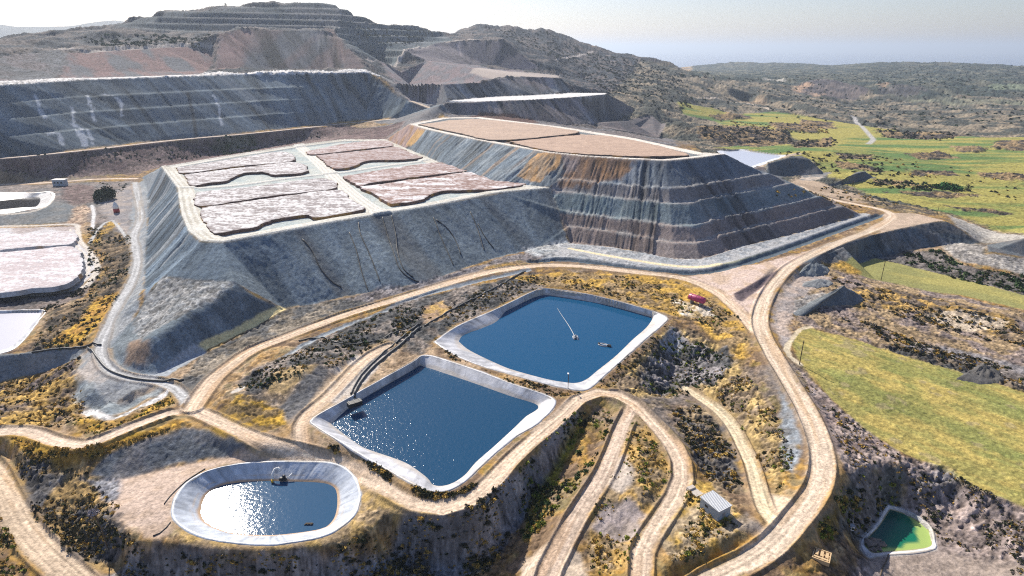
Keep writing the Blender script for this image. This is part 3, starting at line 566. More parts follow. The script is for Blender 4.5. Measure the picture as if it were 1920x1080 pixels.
# ground between the toe road and the ponds
zone([(533,582),(590,572),(640,560),(700,568),(650,583),(592,605),(542,624),(478,648),(437,675),(400,704),(368,745),(345,742),(330,722),(372,668),(430,640),(480,612)], (.12,.12,.12), (.27,.23,.18), 1, 2, 5, rough=1.6, seed=161)
zone([(470,755),(440,738),(500,700),(640,640),(700,655),(640,705),(600,770),(545,800)], (.23,.195,.17), (.36,.27,.18), 1.2, 2, 5, rough=1.2, seed=163)
zone([(560,690),(598,683),(628,712),(600,742),(540,790),(520,765),(560,720)], (.17,.165,.165), (.13,.13,.135), 1, 1.5, 4, rough=.9)
zone([(440,720),(478,690),(560,655),(650,612),(760,565),(860,540),(1000,512),(1030,535),(1000,545),(930,578),(860,605),(812,640),(790,662),(720,640),(650,660),(560,700),(470,740)], (.085,.085,.085), (.26,.22,.19), 1.5, 2.5, 6, rough=1.8, seed=113, bias=.05)
zone([(960,520),(1050,510),(1200,516),(1285,528),(1330,548),(1385,592),(1408,640),(1395,680),(1300,600),(1255,590),(1110,548),(1020,535)], (.50,.31,.07), (.30,.21,.11), 1.5, 2, 5, rough=1.4, seed=115)
zone([(560,800),(570,770),(620,700),(680,655),(735,640),(742,655),(690,710),(660,745),(600,775),(588,800)], (.50,.38,.26), (.56,.50,.44), 1.2, 1.5, 6, rough=.4)
zone([(500,715),(520,696),(560,686),(595,682),(560,715),(530,740),(505,735)], (.46,.33,.17), (.40,.28,.12), 1, 1.5, 4, rough=.8)
zone([(430,755),(440,735),(480,740),(530,770),(540,800),(480,810),(400,780)], (.50,.31,.05), (.20,.14,.07), 1, 2.5, 4, rough=1.6)
zone([(790,575),(830,565),(850,580),(830,600),(800,610)], (.52,.34,.12), (.38,.26,.17), 1, 2, 4, rough=.8)
# triangle at the road fork, embankment and its tip
zone([(1285,520),(1330,512),(1400,497),(1470,484),(1530,466),(1480,500),(1455,530),(1432,562),(1420,600),(1385,580),(1340,540)], (.52,.39,.29), (.60,.47,.40), 1, 1.5, 6, rough=.3)
zone([(1376,550),(1416,528),(1456,504),(1460,514),(1424,543),(1392,565),(1380,560)], (.17,.13,.135), None, .5, .5, rough=.5)
zone([(1660,398),(1720,401),(1775,415),(1757,416),(1700,427),(1650,438)], (.52,.40,.30), (.44,.34,.25), 1, 1.5, 6, rough=.4)
EMB = [(1500,494),(1580,463),(1640,440),(1700,427),(1757,416),(1777,416),(1842,457),(1800,457),(1700,471),(1600,489),(1545,498),(1510,515)]
zone(EMB, (.105,.13,.15), (.15,.15,.15), 1, 1.2, 8, rough=.8, lab=10, seed=117)
streaks(EMB, [P(p) for p in [(1500,495,0),(1580,463,0),(1640,440,0),(1700,426,0),(1757,415,0)]], .6, 5, .4, seed=119)
zone([(1780,405),(1850,430),(1930,442),(1930,450),(1850,458),(1790,420)], (.46,.43,.38), (.36,.33,.29), 2, 2, 4, rough=.8, stretch=(-60,3))
zone([(1848,459),(1920,447),(2080,425),(2080,466),(1920,481),(1850,475)], (.15,.165,.175), (.18,.18,.18), 1, 1, 8, rough=.4, lab=11)
zone([(1770,452),(1842,458),(1850,476),(1930,485),(1930,520),(1800,490),(1770,470)], (.40,.37,.33), (.27,.25,.23), 2, 2, 4, rough=1.2, stretch=(-60,3))
zone([(1640,488),(1700,472),(1760,470),(1800,495),(1930,525),(1930,560),(1800,530),(1700,500)], (.20,.175,.16), (.13,.12,.11), 2, 3, 6, rough=1.6)
F2P = [(1583,492),(1640,484),(1700,498),(1800,522),(1930,556),(2100,590),(2100,625),(1930,583),(1800,553),(1700,540),(1650,527),(1600,510)]
zone(F2P, (.37,.33,.11), (.28,.27,.10), 1, 1, 14, stretch=(-25,3), rough=.15, lab=61, seed=121)
zone([(1545,495),(1583,490),(1610,510),(1570,520),(1540,512)], (.52,.32,.07), (.30,.2,.08), 1, 2, 4, rough=1.2)
zone([(1480,575),(1490,540),(1500,500),(1540,500),(1640,525),(1800,556),(1930,588),(2100,640),(2100,790),(1920,734),(1850,714),(1700,668),(1560,622),(1490,612)], (.36,.26,.15), (.24,.19,.17), 2, 3, 7, rough=1.7, seed=123)
zone([(1560,545),(1660,540),(1760,560),(1900,600),(1900,640),(1800,600),(1700,580),(1600,575)], (.14,.11,.085), (.42,.27,.09), 2, 3.5, 5, rough=2.2)
zone([(1690,640),(1800,655),(1930,690),(1930,730),(1800,690),(1700,665)], (.28,.26,.26), (.22,.19,.17), 2, 3, 7, rough=1.2)
zone([(1640,645),(1720,655),(1830,690),(1920,725),(1920,738),(1830,712),(1720,682),(1640,660)], (.06,.06,.06), (.22,.17,.12), 1.5, 3, 4, rough=3)
zone([(1735,586),(1800,580),(1890,600),(1880,615),(1810,622),(1745,602)], (.62,.51,.38), (.50,.40,.29), 1, 1.5, 4, rough=1.0)
zone([(1455,560),(1490,520),(1505,510),(1560,520),(1500,560),(1480,610),(1490,640),(1470,650),(1448,610)], (.46,.37,.31), (.34,.30,.28), 1.5, 2, 6, rough=.7)
zone([(1487,562),(1540,548),(1570,556),(1520,580),(1492,585)], (.42,.40,.38), None, 1, 1.5, amt=.8)
F1P = [(1484,645),(1492,622),(1520,616),(1580,630),(1700,669),(1850,714),(1930,738),(2100,790),(2500,900),(2500,1190),(2100,1010),(1930,954),(1830,918),(1740,868),(1680,843),(1620,804),(1560,750),(1503,687)]
zone(F1P, (.44,.345,.105), (.32,.285,.09), .8, 1.2, 3.5, rough=.5, lab=60, seed=125, stretch=(-42,2.5))
zone([(1500,685),(1560,710),(1640,760),(1760,800),(1930,880),(2050,930),(2050,905),(1930,850),(1760,770),(1650,728),(1560,690)], (.19,.225,.07), None, 4, 5, amt=.7)
zone([(1640,690),(1760,720),(1880,770),(1930,790),(1930,770),(1800,705),(1660,672)], (.19,.23,.07), None, 4, 5, amt=.6)
zone([(1830,830),(1930,870),(1930,930),(1860,880)], (.19,.23,.07), None, 5, 5, amt=.5)
zone([(1690,700),(1720,720),(1745,760),(1730,770),(1700,735)], (.2,.23,.07), None, 3, 3, amt=.5)
xy = hits(F1P)[:, :2]; w = window(xy, 3); d, _ = poly_sdf(X[w], Y[w], xy); a = math.radians(-42)
pa, pb = X[w]*math.cos(a)+Y[w]*math.sin(a), -X[w]*math.sin(a)+Y[w]*math.cos(a)
C[w] = C[w]*(1+(d < -1)*(.26*fbm(pa*.05, pb, 1.1, 3, 931)+.22*fbm(X[w], Y[w], .8, 2, 933)+.16*fbm(X[w], Y[w], 11, 3, 935)))[..., None]
C[w] = mix(C[w], np.array([.33,.27,.15]), (d < -2)*sstep(.32, .5, fbm(X[w], Y[w], 6, 3, 937))*.6)
strip([(1482,640),(1475,655),(1480,668),(1500,683)], 1.0, (.66,.56,.40)); strip([(1482,640),(1500,618),(1520,613)], .8, (.66,.55,.38))
# slope between main road and the field, rubble and pit
zone([(1490,690),(1503,688),(1560,752),(1620,806),(1680,845),(1700,868),(1640,875),(1592,888),(1570,850),(1555,810),(1530,760)], (.33,.265,.235), (.26,.20,.18), 1, 1.5, 4, rough=1.5, stretch=(35,3), seed=127)
zone([(1690,858),(1740,869),(1830,919),(1930,955),(2100,1015),(2100,1180),(1560,1180),(1600,1080),(1640,1045),(1690,960),(1702,885)], (.35,.28,.25), (.24,.195,.18), 1, 2, 4, rough=2.0, seed=129)
zone([(1760,880),(1790,885),(1800,920),(1760,930),(1720,905)], (.26,.24,.24), (.12,.11,.11), 2, 3, 3, rough=3)
zone([(1592,888),(1617,878),(1645,875),(1690,870),(1702,885),(1690,948),(1660,956),(1645,985),(1618,1012),(1560,1000),(1530,1000),(1548,968),(1572,930)], (.19,.165,.15), (.14,.135,.12), 1, 1.5, 5, rough=1.3, seed=131)
zone([(1640,1046),(1752,1032),(1930,1060),(1930,1180),(1600,1180),(1620,1080)], (.38,.31,.275), (.32,.26,.22), 2, 2, 8, rough=.6, stretch=(0,4))
zone([(1555,970),(1570,940),(1590,935),(1570,985),(1545,1010),(1528,1005)], (.50,.33,.06), (.2,.15,.05), 1, 1.5, 2.5, rough=1.6)
# oval pond shelf and slopes
zone([(200,905),(330,876),(405,861),(480,853),(540,860),(440,868),(385,882),(345,905),(325,940),(322,965),(330,1000),(290,1015),(240,990),(205,950),(185,925)], (.47,.355,.27), (.54,.42,.34), 1.2, 1.5, 6, rough=.35, seed=133)
zone([(200,850),(300,815),(345,798),(400,808),(475,838),(478,850),(400,859),(325,874),(205,903),(165,892)], (.13,.145,.165), (.19,.185,.19), 1, 1, 6, rough=.7, seed=135)
zone([(380,800),(420,802),(540,842),(630,862),(600,866),(480,850),(400,812)], (.48,.30,.05), (.30,.19,.06), .8, 1.2, 3, rough=.9)
zone([(640,870),(680,895),(730,935),(790,955),(880,952),(830,978),(760,975),(705,988),(650,1018),(560,1030),(480,1028),(400,1025),(340,1012),(330,992),(400,1012),(480,1021),(560,1017),(610,1005),(650,984),(672,957),(678,925)], (.48,.33,.13), (.34,.25,.15), .8, 1.2, 3, rough=1.1, seed=137)
zone([(240,1020),(370,1033),(480,1037),(605,1032),(660,1019),(755,975),(830,979),(880,961),(960,898),(1050,803),(1075,778),(1090,795),(1040,885),(1000,945),(960,1005),(880,1090),(700,1180),(300,1180),(180,1090)], (.17,.175,.19), (.26,.245,.24), 1, 1.5, 6, rough=1.3, seed=139)
streaks([(240,1020),(370,1033),(480,1037),(605,1032),(660,1019),(755,975),(740,1045),(650,1090),(500,1110),(350,1100),(260,1075)], hits([(200,985),(325,1023),(480,1036),(605,1031),(705,987),(755,974)]), .5, 3, .4, seed=141)
streaks([(830,979),(880,961),(960,898),(1050,803),(1075,778),(1090,795),(1040,885),(1000,945),(960,1005),(880,1062)], hits([(830,977),(880,960),(960,897),(1050,802),(1075,777)]), .5, 3, .4, seed=143)
zone([(1088,795),(1100,790),(1070,850),(1030,910),(1010,980),(985,1010),(1000,940),(1040,880)], (.45,.36,.05), (.22,.2,.05), 1, 1.5, 3, rough=1.6)
zone([(20,845),(60,850),(170,900),(200,960),(250,1015),(180,1080),(130,1060),(60,960),(10,880)], (.11,.105,.105), (.34,.23,.10), 1.5, 2.5, 5, rough=2.2, seed=145)
zone([(150,900),(190,895),(215,905),(210,935),(180,925)], (.30,.30,.32), (.2,.2,.22), 1, 2, 3, rough=1.4)
# gully east of the back pond
zone([(1256,612),(1300,620),(1345,640),(1395,690),(1440,760),(1480,850),(1465,930),(1430,880),(1380,790),(1300,725),(1200,745),(1140,725),(1180,690),(1220,650)], (.42,.30,.13), (.24,.18,.12), 1.5, 2, 5, rough=2.0, seed=147)
zone([(1262,615),(1290,630),(1345,660),(1370,640),(1375,680),(1340,720),(1290,725),(1215,735),(1195,700),(1235,650)], (.10,.10,.10), (.24,.22,.22), 1.2, 2.5, 5, rough=2.4, seed=149)
zone([(1235,640),(1262,622),(1290,640),(1280,660),(1250,655)], (.33,.34,.36), None, 1, 1.5, amt=.8, rough=.8)
zone([(1260,770),(1310,760),(1350,785),(1385,850),(1390,920),(1340,905),(1295,860),(1285,810)], (.10,.095,.095), (.28,.21,.13), 1.2, 2.5, 5, rough=2.4, seed=151)
zone([(1460,730),(1480,760),(1500,830),(1490,900),(1470,880),(1462,790)], (.30,.33,.36), (.2,.2,.2), 1, 1.5, 4, rough=.9)
zone([(1260,560),(1330,575),(1345,595),(1280,590)], (.68,.60,.50), (.45,.33,.16), 1, 2, 3, rough=1.2)
zone([(1195,775),(1240,830),(1258,880),(1230,960),(1180,1070),(1110,1080),(1100,1000),(1140,910),(1165,830)], (.45,.29,.10), (.30,.22,.13), 1, 1.5, 4, rough=1.3, seed=153)
zone([(1152,855),(1175,850),(1190,900),(1165,922),(1142,905)], (.46,.40,.35), None, 1, 1, amt=.9, rough=.4)
zone([(1130,950),(1175,940),(1205,965),(1190,1020),(1150,1020),(1105,990)], (.38,.32,.30), (.30,.25,.22), 1, 1.5, 4, rough=.6)
zone([(1280,900),(1330,905),(1380,960),(1430,985),(1390,1000),(1330,1030),(1262,1056),(1235,1000),(1265,950)], (.46,.30,.08), (.40,.31,.20), 1, 1.5, 4, rough=1.2, seed=155)
zone([(1360,975),(1400,965),(1440,985),(1420,1000),(1385,1000)], (.30,.27,.26), None, 1, 1.5, amt=.7, rough=.6)
zone([(1450,925),(1480,935),(1500,950),(1480,995),(1450,1030),(1400,1065),(1340,1100),(1290,1110),(1300,1085),(1400,1030),(1440,1000)], (.54,.43,.31), (.60,.49,.37), 1, 1.2, 5, rough=.25)
zone([(985,1050),(1040,1030),(1090,1040),(1110,1090),(1100,1150),(960,1150)], (.52,.42,.32), (.62,.54,.46), 1.2, 1.5, 4, rough=.4)
strip([(372,662),(383,653),(430,631),(480,606),(530,580)], 1.2, (.78,.64,.33))
strip([(372,662),(340,680),(300,704),(250,712)], 2.2, (.36,.39,.42), 0)
for r_ in (([(-80,426),(0,425),(60,424),(138,421),(146,432),(150,452),(165,468),(180,489),(182,506),(171,526),(150,541),(80,552),(0,556),(-80,560)], 1.3), ([(132,430),(134,452),(150,468),(165,486),(167,505),(158,522),(142,533),(80,545),(0,549)], .6)):
    strip(r_[0], r_[1], (.66,.60,.53), .25, step=2)
strip([(-60,406),(0,403),(60,397),(86,387),(100,371)], 1.1, (.60,.54,.46), .2)
strip([(172,385),(176,400),(174,420),(172,432)], 1.0, (.66,.65,.64)); strip([(168,456),(180,436),(196,418),(210,413),(222,425),(236,445)], .8, (.50,.50,.49))
print("zones", round(time.time()-T0, 1))
# ------------------------------------------------------------------ natural ground loses the hard folds of the survey lines
soft = (((LAB == 0) & (ROUGH > .55)) | (LAB == 3)).astype(float)
def blur(a, n):
    for _ in range(n):
        p = np.pad(a, ((1,1),(0,0)), 'edge'); a = (p[:-2]+2*p[1:-1]+p[2:])/4
        p = np.pad(a, ((0,0),(1,1)), 'edge'); a = (p[:, :-2]+2*p[:, 1:-1]+p[:, 2:])/4
    return a
sm = blur(soft, 6)*sstep(1000, 700, RR)
Z = Z+(blur(Z, 30)-Z)*np.clip(sm*2-1, 0, 1)
# lumps
NR_ = -np.abs(fbm(X, Y, 5.5, 4, 63))*2+.5
Z = Z+ROUGH*(.18*N3+.28*N4+.10*N5+.16*NR_)+np.clip(ROUGH-1.9, 0, 9)*(.8*N2+.4*N3+.5*NR_)+np.clip(ROUGH-2.5, 0, 9)*1.6*fbm(X, Y, 30, 3, 77)*(RR > 500)+np.clip(ROUGH-2.0, 0, 1.2)*sstep(650, 900, RR)*(9*(.35-np.abs(fbm(X, Y, 130, 4, 79, .55))*1.6))

# ------------------------------------------------------------------ roads
ROADS = [  # line, half width, colour, object label, surface heights from line
 (R10, 2.0, (.62,.50,.40), 'pale tan track passing the white hut at the far left', 5),
 (R11, 2.3, (.52,.44,.38), 'tan road running along the foot of the big grey spoil bank', 5),
 (R12, 3.0, (.62,.50,.38), 'pale access road between the big bank and the flat white-topped heap', 5),
 (R9, 1.7, (.42,.42,.42), 'whitish road climbing along the left foot of the salt heap', 4),
 (R7, 1.7, (.60,.50,.34), 'straw coloured washed-out track in the gully beside the metal shed', 3),
 (R8, 2.0, (.58,.45,.33), 'short sandy road beside the black pipes and the front pond', 3),
 (R5, 2.2, (.56,.44,.34), 'rutted road forking downhill to the bottom of the picture', 4),
 (R6, 3.0, (.58,.45,.32), 'sandy road crossing the bottom left corner', 4),
 (R3, 2.1, (.60,.48,.37), 'pale road leaving the frame at the left edge', 4),
 (R4, 2.15, (.60,.47,.35), 'pale road curving between the front pond and the oval pond', 4),
 (R2, 2.7, (.58,.45,.33), 'long haul road along the foot of the salt heap', 4),
 (R1, 2.6, (.59,.475,.36), 'wide main haul road bending past the yellow field', 4)]
for k, (ln, hw, col, lab, st) in enumerate(ROADS):
    q = np.array([P(p) for p in ln])
    q = resample(q, st)
    if k == 5: q[:, 2] = np.array([hit(960+0, 540)[2]*0+z for z in q[:, 2]])
    w = window(q[:, :2], hw+7); x, y = X[w], Y[w]
    d, sd, u, zv = line_dist(x, y, q)
    dn = d+(N3[w]*.6+N2[w]*.5+N4[w]*.5)*min(hw*.30, .9)+hw*.28*fbm(u, u*0, 16, 2, 190+k)
    flat = sstep(hw+4.0, hw+.6, d)
    berm = .95*np.exp(-((d-hw-.6)/.45)**2)*(.7+.5*N2[w])
    Z[w] = Z[w]*(1-flat)+(zv+N3[w]*.05)*flat+berm*sstep(500, 200, RR[w])
    ROUGH[w] *= 1-flat*.9
    m = sstep(hw+.6, hw-.6, dn)
    wob = sd+.35*fbm(u, u*0, 18, 2, 200+k)
    rut = np.exp(-((np.abs(wob)-hw*.30)/.26)**2)+.8*np.exp(-((np.abs(wob)-hw*.62)/.2)**2)-.9*np.exp(-((np.abs(wob+.2)-hw*.46)/.22)**2)-.7*np.exp(-(wob/.3)**2)
    lnz = fbm(wob, u*.035, .55, 3, 210+k)
    f = 1+.16*rut+.34*lnz+.12*N2[w]-.22*np.exp(-((np.abs(wob)-hw*.93)/.35)**2)+.08*N4[w]
    col = np.asarray(col)*1.10; c = col*f[..., None]
    c = mix(c, np.asarray(col)*np.array([.80,.66,.50]), sstep(.1, .6, fbm(wob, u*.08, 2.2, 3, 230+k))*.55)
    C[w] = mix(C[w], c, m)
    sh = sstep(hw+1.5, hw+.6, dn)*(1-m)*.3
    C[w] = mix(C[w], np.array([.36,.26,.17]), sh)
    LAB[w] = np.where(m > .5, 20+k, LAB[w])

# ------------------------------------------------------------------ lined ponds
for k, (name, (rim, wat, zr, zw)) in enumerate(PW.items()):
    w = window(rim, 14); x, y = X[w], Y[w]
    dr, u = poly_sdf(x, y, rim); dw, _ = poly_sdf(x, y, wat)
    b = np.exp(-(np.maximum(dr, 0)/3.0)**2)
    zz_ = Z[w]*(1-b)+zr*b
    t = np.clip(-dr/np.maximum(-dr+np.maximum(dw, 0), .05), 0, 1)
    inz = np.where(dw < 0, zw+np.maximum(dw*.45, -2.5), zr+(zw-zr)*t)-2.2*sstep(.1, -1.2, dr)
    Z[w] = np.where(dr < .2, inz, zz_)
    ROUGH[w] = np.where(dr < 1.5, .1, ROUGH[w])
    C[w] = mix(C[w], np.array([.45,.43,.40]), sstep(1.0, .2, dr+N3[w]*.3))
    LAB[w] = np.where(dr < .3, 40+k, LAB[w])
BASE = {'front': (.54,.54,.56), 'back': (.53,.53,.55), 'oval': (.50,.54,.60), 'green': (.58,.57,.58), 'dark': (.60,.58,.56), 'pale': (.56,.56,.58), 'far': (.70,.71,.74)}
def ray_poly(c, th, poly):
    """distance from c to the outline along each direction"""
    r = np.zeros(len(th)); dx, dy = np.cos(th), np.sin(th)
    for a, b in zip(poly, np.roll(poly, -1, 0)):
        e = b-a; den = dx*e[1]-dy*e[0]; den = np.where(np.abs(den) < 1e-9, 1e-9, den)
        tt = ((a[0]-c[0])*e[1]-(a[1]-c[1])*e[0])/den; uu = ((a[0]-c[0])*dy-(a[1]-c[1])*dx)/den
        ok = (tt > 0) & (uu >= -1e-6) & (uu <= 1+1e-6); r = np.where(ok & (tt > r), tt, r)
    return r
def liner_mesh(name, rim, wat, zr, zw, seed):
    near = name in ('front', 'back', 'oval', 'green'); n = 420; th = np.linspace(0, 2*np.pi, n, endpoint=False)
    c = wat.mean(0); rc = resample(np.vstack([np.c_[rim, np.zeros(len(rim))], [[*rim[0], 0]]]), 1.0)[:-1, :2]; wc = resample(np.vstack([np.c_[wat, np.zeros(len(wat))], [[*wat[0], 0]]]), 1.0)[:-1, :2]
    rr_, rw = ray_poly(c, th, rc), ray_poly(c, th, wc); rw = np.minimum(rw, rr_-.3)
    px_, py_ = c[0]+rr_*np.cos(th), c[1]+rr_*np.sin(th); u = np.concatenate([[0], np.cumsum(np.hypot(np.diff(px_), np.diff(py_)))])
    wd = {'front': .5, 'back': .5, 'oval': .55, 'green': .45, 'dark': 2.0, 'pale': .6, 'far': .8}[name]*(1+.5*fbm(u, u*0, 6, 2, seed))
    rows, cols = [], []
    prof = [(wd*1.25, -.30), (wd, .06), (0, .16 if near else .10)]
    ts = np.concatenate([np.linspace(.06, 1, 13), [1.12, 1.3]])
    for k in range(len(prof)+len(ts)):
        if k < len(prof): r = rr_+prof[k][0]; z = zr+prof[k][1]; t = np.zeros(n); r = np.asarray(r)
        else:
            t = np.full(n, ts[k-len(prof)]); r = rr_+(rw-rr_)*t; z = zr+.1*(1-t)+(zw-zr)*t
        x, y = c[0]+r*np.cos(th), c[1]+r*np.sin(th)
        wr = fbm(u, (rr_-r)*.30, 2.2 if name != 'oval' else 1.8, 3, seed+3)
        z = z+(.20 if name == 'oval' else .10)*wr*np.sin(np.pi*np.clip(t, 0, 1))*(1 if near else .4)
        n3, n4, n2 = fbm(x, y, 2.6, 3, seed+5), fbm(x, y, .9, 2, seed+7), fbm(x, y, 9, 2, seed+9)
        cr = sstep(.10, .02, np.abs(fbm(u, (rr_-r)*.10, 4.5, 2, seed+11)))
        col = np.asarray(BASE[name])*(1+.30*wr+.26*n3+.16*n4+.18*n2-.20*cr)[:, None]
        if name == 'oval':
            col = mix(col, np.array([.50,.31,.15]), sstep(.82, .92, t+.06*n3)*.85); col = mix(col, np.array([.55,.38,.20]), np.exp(-((t-.66+.03*n3)/.03)**2)*.6*(n2 > -.3))
        if name in ('front', 'back'): col = mix(col, np.array([.46,.39,.31]), sstep(.70, .95, t+.35*n2+.15*n3)*.6)
        if name == 'green': col = mix(col, np.array([.30,.27,.16]), sstep(.55, .8, t))
        col = mix(col, np.array([.42,.36,.28]), sstep(.0, .5, n2+.8*n3)*(t < .01)*.7)
        rows.append(np.stack([x, y, z+x*0], -1)); cols.append(col)
    V = np.concatenate(rows); Cc = np.clip(np.concatenate(cols), .03, .9); m = len(rows)
    Q = np.array([(a*n+b, a*n+(b+1) % n, (a+1)*n+(b+1) % n, (a+1)*n+b) for a in range(m-1) for b in range(n)])
    return V, Q[:, ::-1], Cc
print("shaped", round(time.time()-T0, 1))
gr = np.clip(ROUGH, .35, 1.6)
nat = np.clip((ROUGH-.45)/.6, 0, 1)*(RR < 900)*((LAB < 20) | (LAB > 70))
S1 = fbm(X, Y, 1.5, 3, 811, .6)+.25*N2; S2 = fbm(X, Y, 1.0, 2, 823, .6)-.2*N2; S3 = fbm(X, Y, 5.0, 3, 829, .6)
C = C*(1-nat*.45*sstep(.16, .34, S1))[..., None]
C = C*(1+nat*.38*sstep(.18, .42, S2))[..., None]
C = C*(1-nat*.30*sstep(.12, .35, S3))[..., None]
C = C*np.clip(1+gr[..., None]*(.34*N4+.30*N5+.16*N3)[..., None], .35, 1.9)
C = np.clip(C, .012, .9)

def gz(x, y):                              # height of the finished ground
    r = math.hypot(x, y); a = math.atan2(x, y)
    i = min(max(int(np.searchsorted(RS, r))-1, 0), NR-2); j = (a-AZ[0])/(AZ[1]-AZ[0]); j0 = min(max(int(j), 0), NA-2)
    fi = (r-RS[i])/(RS[i+1]-RS[i]); fj = j-j0
    return float((Z[i,j0]*(1-fi)+Z[i+1,j0]*fi)*(1-fj)+(Z[i,j0+1]*(1-fi)+Z[i+1,j0+1]*fi)*fj)
def spot(px, py):
    h = hit(px, py); return h[0], h[1], gz(h[0], h[1])

# ------------------------------------------------------------------ materials
def mat(name, col, rough=.9, metal=0.0, spec=.3, var=.15, scale=1.5, bump=0.0):
    m = bpy.data.materials.new(name); m.use_nodes = True; nt = m.node_tree; b = nt.nodes["Principled BSDF"]
    b.inputs["Roughness"].default_value = rough; b.inputs["Metallic"].default_value = metal; b.inputs["Specular IOR Level"].default_value = spec
    tc = nt.nodes.new("ShaderNodeTexCoord"); no = nt.nodes.new("ShaderNodeTexNoise"); no.inputs["Scale"].default_value = scale; no.inputs["Detail"].default_value = 5; no.inputs["Roughness"].default_value = .62
    nt.links.new(tc.outputs["Object"], no.inputs["Vector"])
    mr = nt.nodes.new("ShaderNodeMapRange"); mr.inputs[1].default_value = .25; mr.inputs[2].default_value = .75; mr.inputs[3].default_value = 1-var; mr.inputs[4].default_value = 1+var
    nt.links.new(no.outputs["Fac"], mr.inputs[0])
    mx = nt.nodes.new("ShaderNodeVectorMath"); mx.operation = 'SCALE'; nt.links.new(mr.outputs[0], mx.inputs["Scale"])
    if col is None:
        vc = nt.nodes.new("ShaderNodeVertexColor"); vc.layer_name = "Col"; nt.links.new(vc.outputs["Color"], mx.inputs[0])
    else: mx.inputs[0].default_value = col
    nt.links.new(mx.outputs[0], b.inputs["Base Color"])
    if bump:
        bn = nt.nodes.new("ShaderNodeTexNoise"); bn.inputs["Scale"].default_value = scale*1.6; bn.inputs["Detail"].default_value = 6; bn.inputs["Roughness"].default_value = .65
        nt.links.new(tc.outputs["Object"], bn.inputs["Vector"])
        bp = nt.nodes.new("ShaderNodeBump"); bp.inputs["Strength"].default_value = bump; bp.inputs["Distance"].default_value = .35
        nt.links.new(bn.outputs["Fac"], bp.inputs["Height"]); nt.links.new(bp.outputs[0], b.inputs["Normal"])
    return m
M_GROUND = mat("ground", None, .95, spec=.12, var=.44, scale=1.15, bump=.6)
M_LINER = mat("pond_liner", None, .42, spec=.45, var=.12, scale=.7, bump=.25)
M_CRUST = mat("crust", None, .9, spec=.2, var=.35, scale=1.1, bump=.7)
M_LEAF = mat("leaf", None, .85, spec=.15, var=.3, scale=2.0)
M_STEEL = mat("galvanised_sheet", (.70,.71,.71), .45, .0, .5, .08, 3)
M_WALLB = mat("blue_grey_sheet", (.34,.40,.46), .6, .1, .4, .10, 2)
M_WHITE = mat("white_paint", (.78,.77,.74), .6, 0, .4, .08, 2)
M_BLACK = mat("black_rubber", (.02,.021,.024), .55, 0, .4, .2, 2)
M_PIPE = mat("dark_pipe", (.045,.05,.055), .5, 0, .4, .2, 1)
M_RED = mat("faded_red_paint", (.40,.035,.14), .45, 0, .5, .25, 1.2)
M_CRIM = mat("red_paint", (.36,.02,.03), .5, 0, .5, .15, 2)
M_YEL = mat("yellow_paint", (.60,.36,.03), .6, 0, .4, .2, 2)
M_WOOD = mat("old_wood", (.11,.085,.06), .9, 0, .2, .3, 3)
M_BOX = mat("weathered_board", (.62,.44,.25), .85, 0, .2, .2, 2)
M_CONC = mat("concrete", (.52,.46,.40), .9, 0, .2, .15, 2)
M_GREY = mat("grey_metal", (.30,.31,.33), .5, .3, .5, .1, 2)
def water(name, col, rough, bs, bst, dist=.1, vcol=False, spec=.5):
    m = bpy.data.materials.new(name); m.use_nodes = True; nt = m.node_tree; nt.nodes.remove(nt.nodes["Principled BSDF"])
    df = nt.nodes.new("ShaderNodeBsdfDiffuse"); gl = nt.nodes.new("ShaderNodeBsdfGlossy"); fr = nt.nodes.new("ShaderNodeFresnel"); mx = nt.nodes.new("ShaderNodeMixShader")
    gl.inputs["Roughness"].default_value = rough; fr.inputs["IOR"].default_value = 1.33
    if vcol:
        vc = nt.nodes.new("ShaderNodeVertexColor"); vc.layer_name = "Col"; nt.links.new(vc.outputs["Color"], df.inputs["Color"])
    else: df.inputs["Color"].default_value = (*col, 1)
    tc = nt.nodes.new("ShaderNodeTexCoord"); no = nt.nodes.new("ShaderNodeTexNoise"); no.inputs["Scale"].default_value = bs; no.inputs["Detail"].default_value = 4; no.inputs["Roughness"].default_value = .6
    nt.links.new(tc.outputs["Object"], no.inputs["Vector"])
    bp = nt.nodes.new("ShaderNodeBump"); bp.inputs["Strength"].default_value = bst; bp.inputs["Distance"].default_value = dist
    nt.links.new(no.outputs["Fac"], bp.inputs["Height"]); nt.links.new(bp.outputs[0], gl.inputs["Normal"])
    nt.links.new(fr.outputs[0], mx.inputs[0]); nt.links.new(df.outputs[0], mx.inputs[1]); nt.links.new(gl.outputs[0], mx.inputs[2])
    nt.links.new(mx.outputs[0], nt.nodes["Material Output"].inputs[0])
    return m

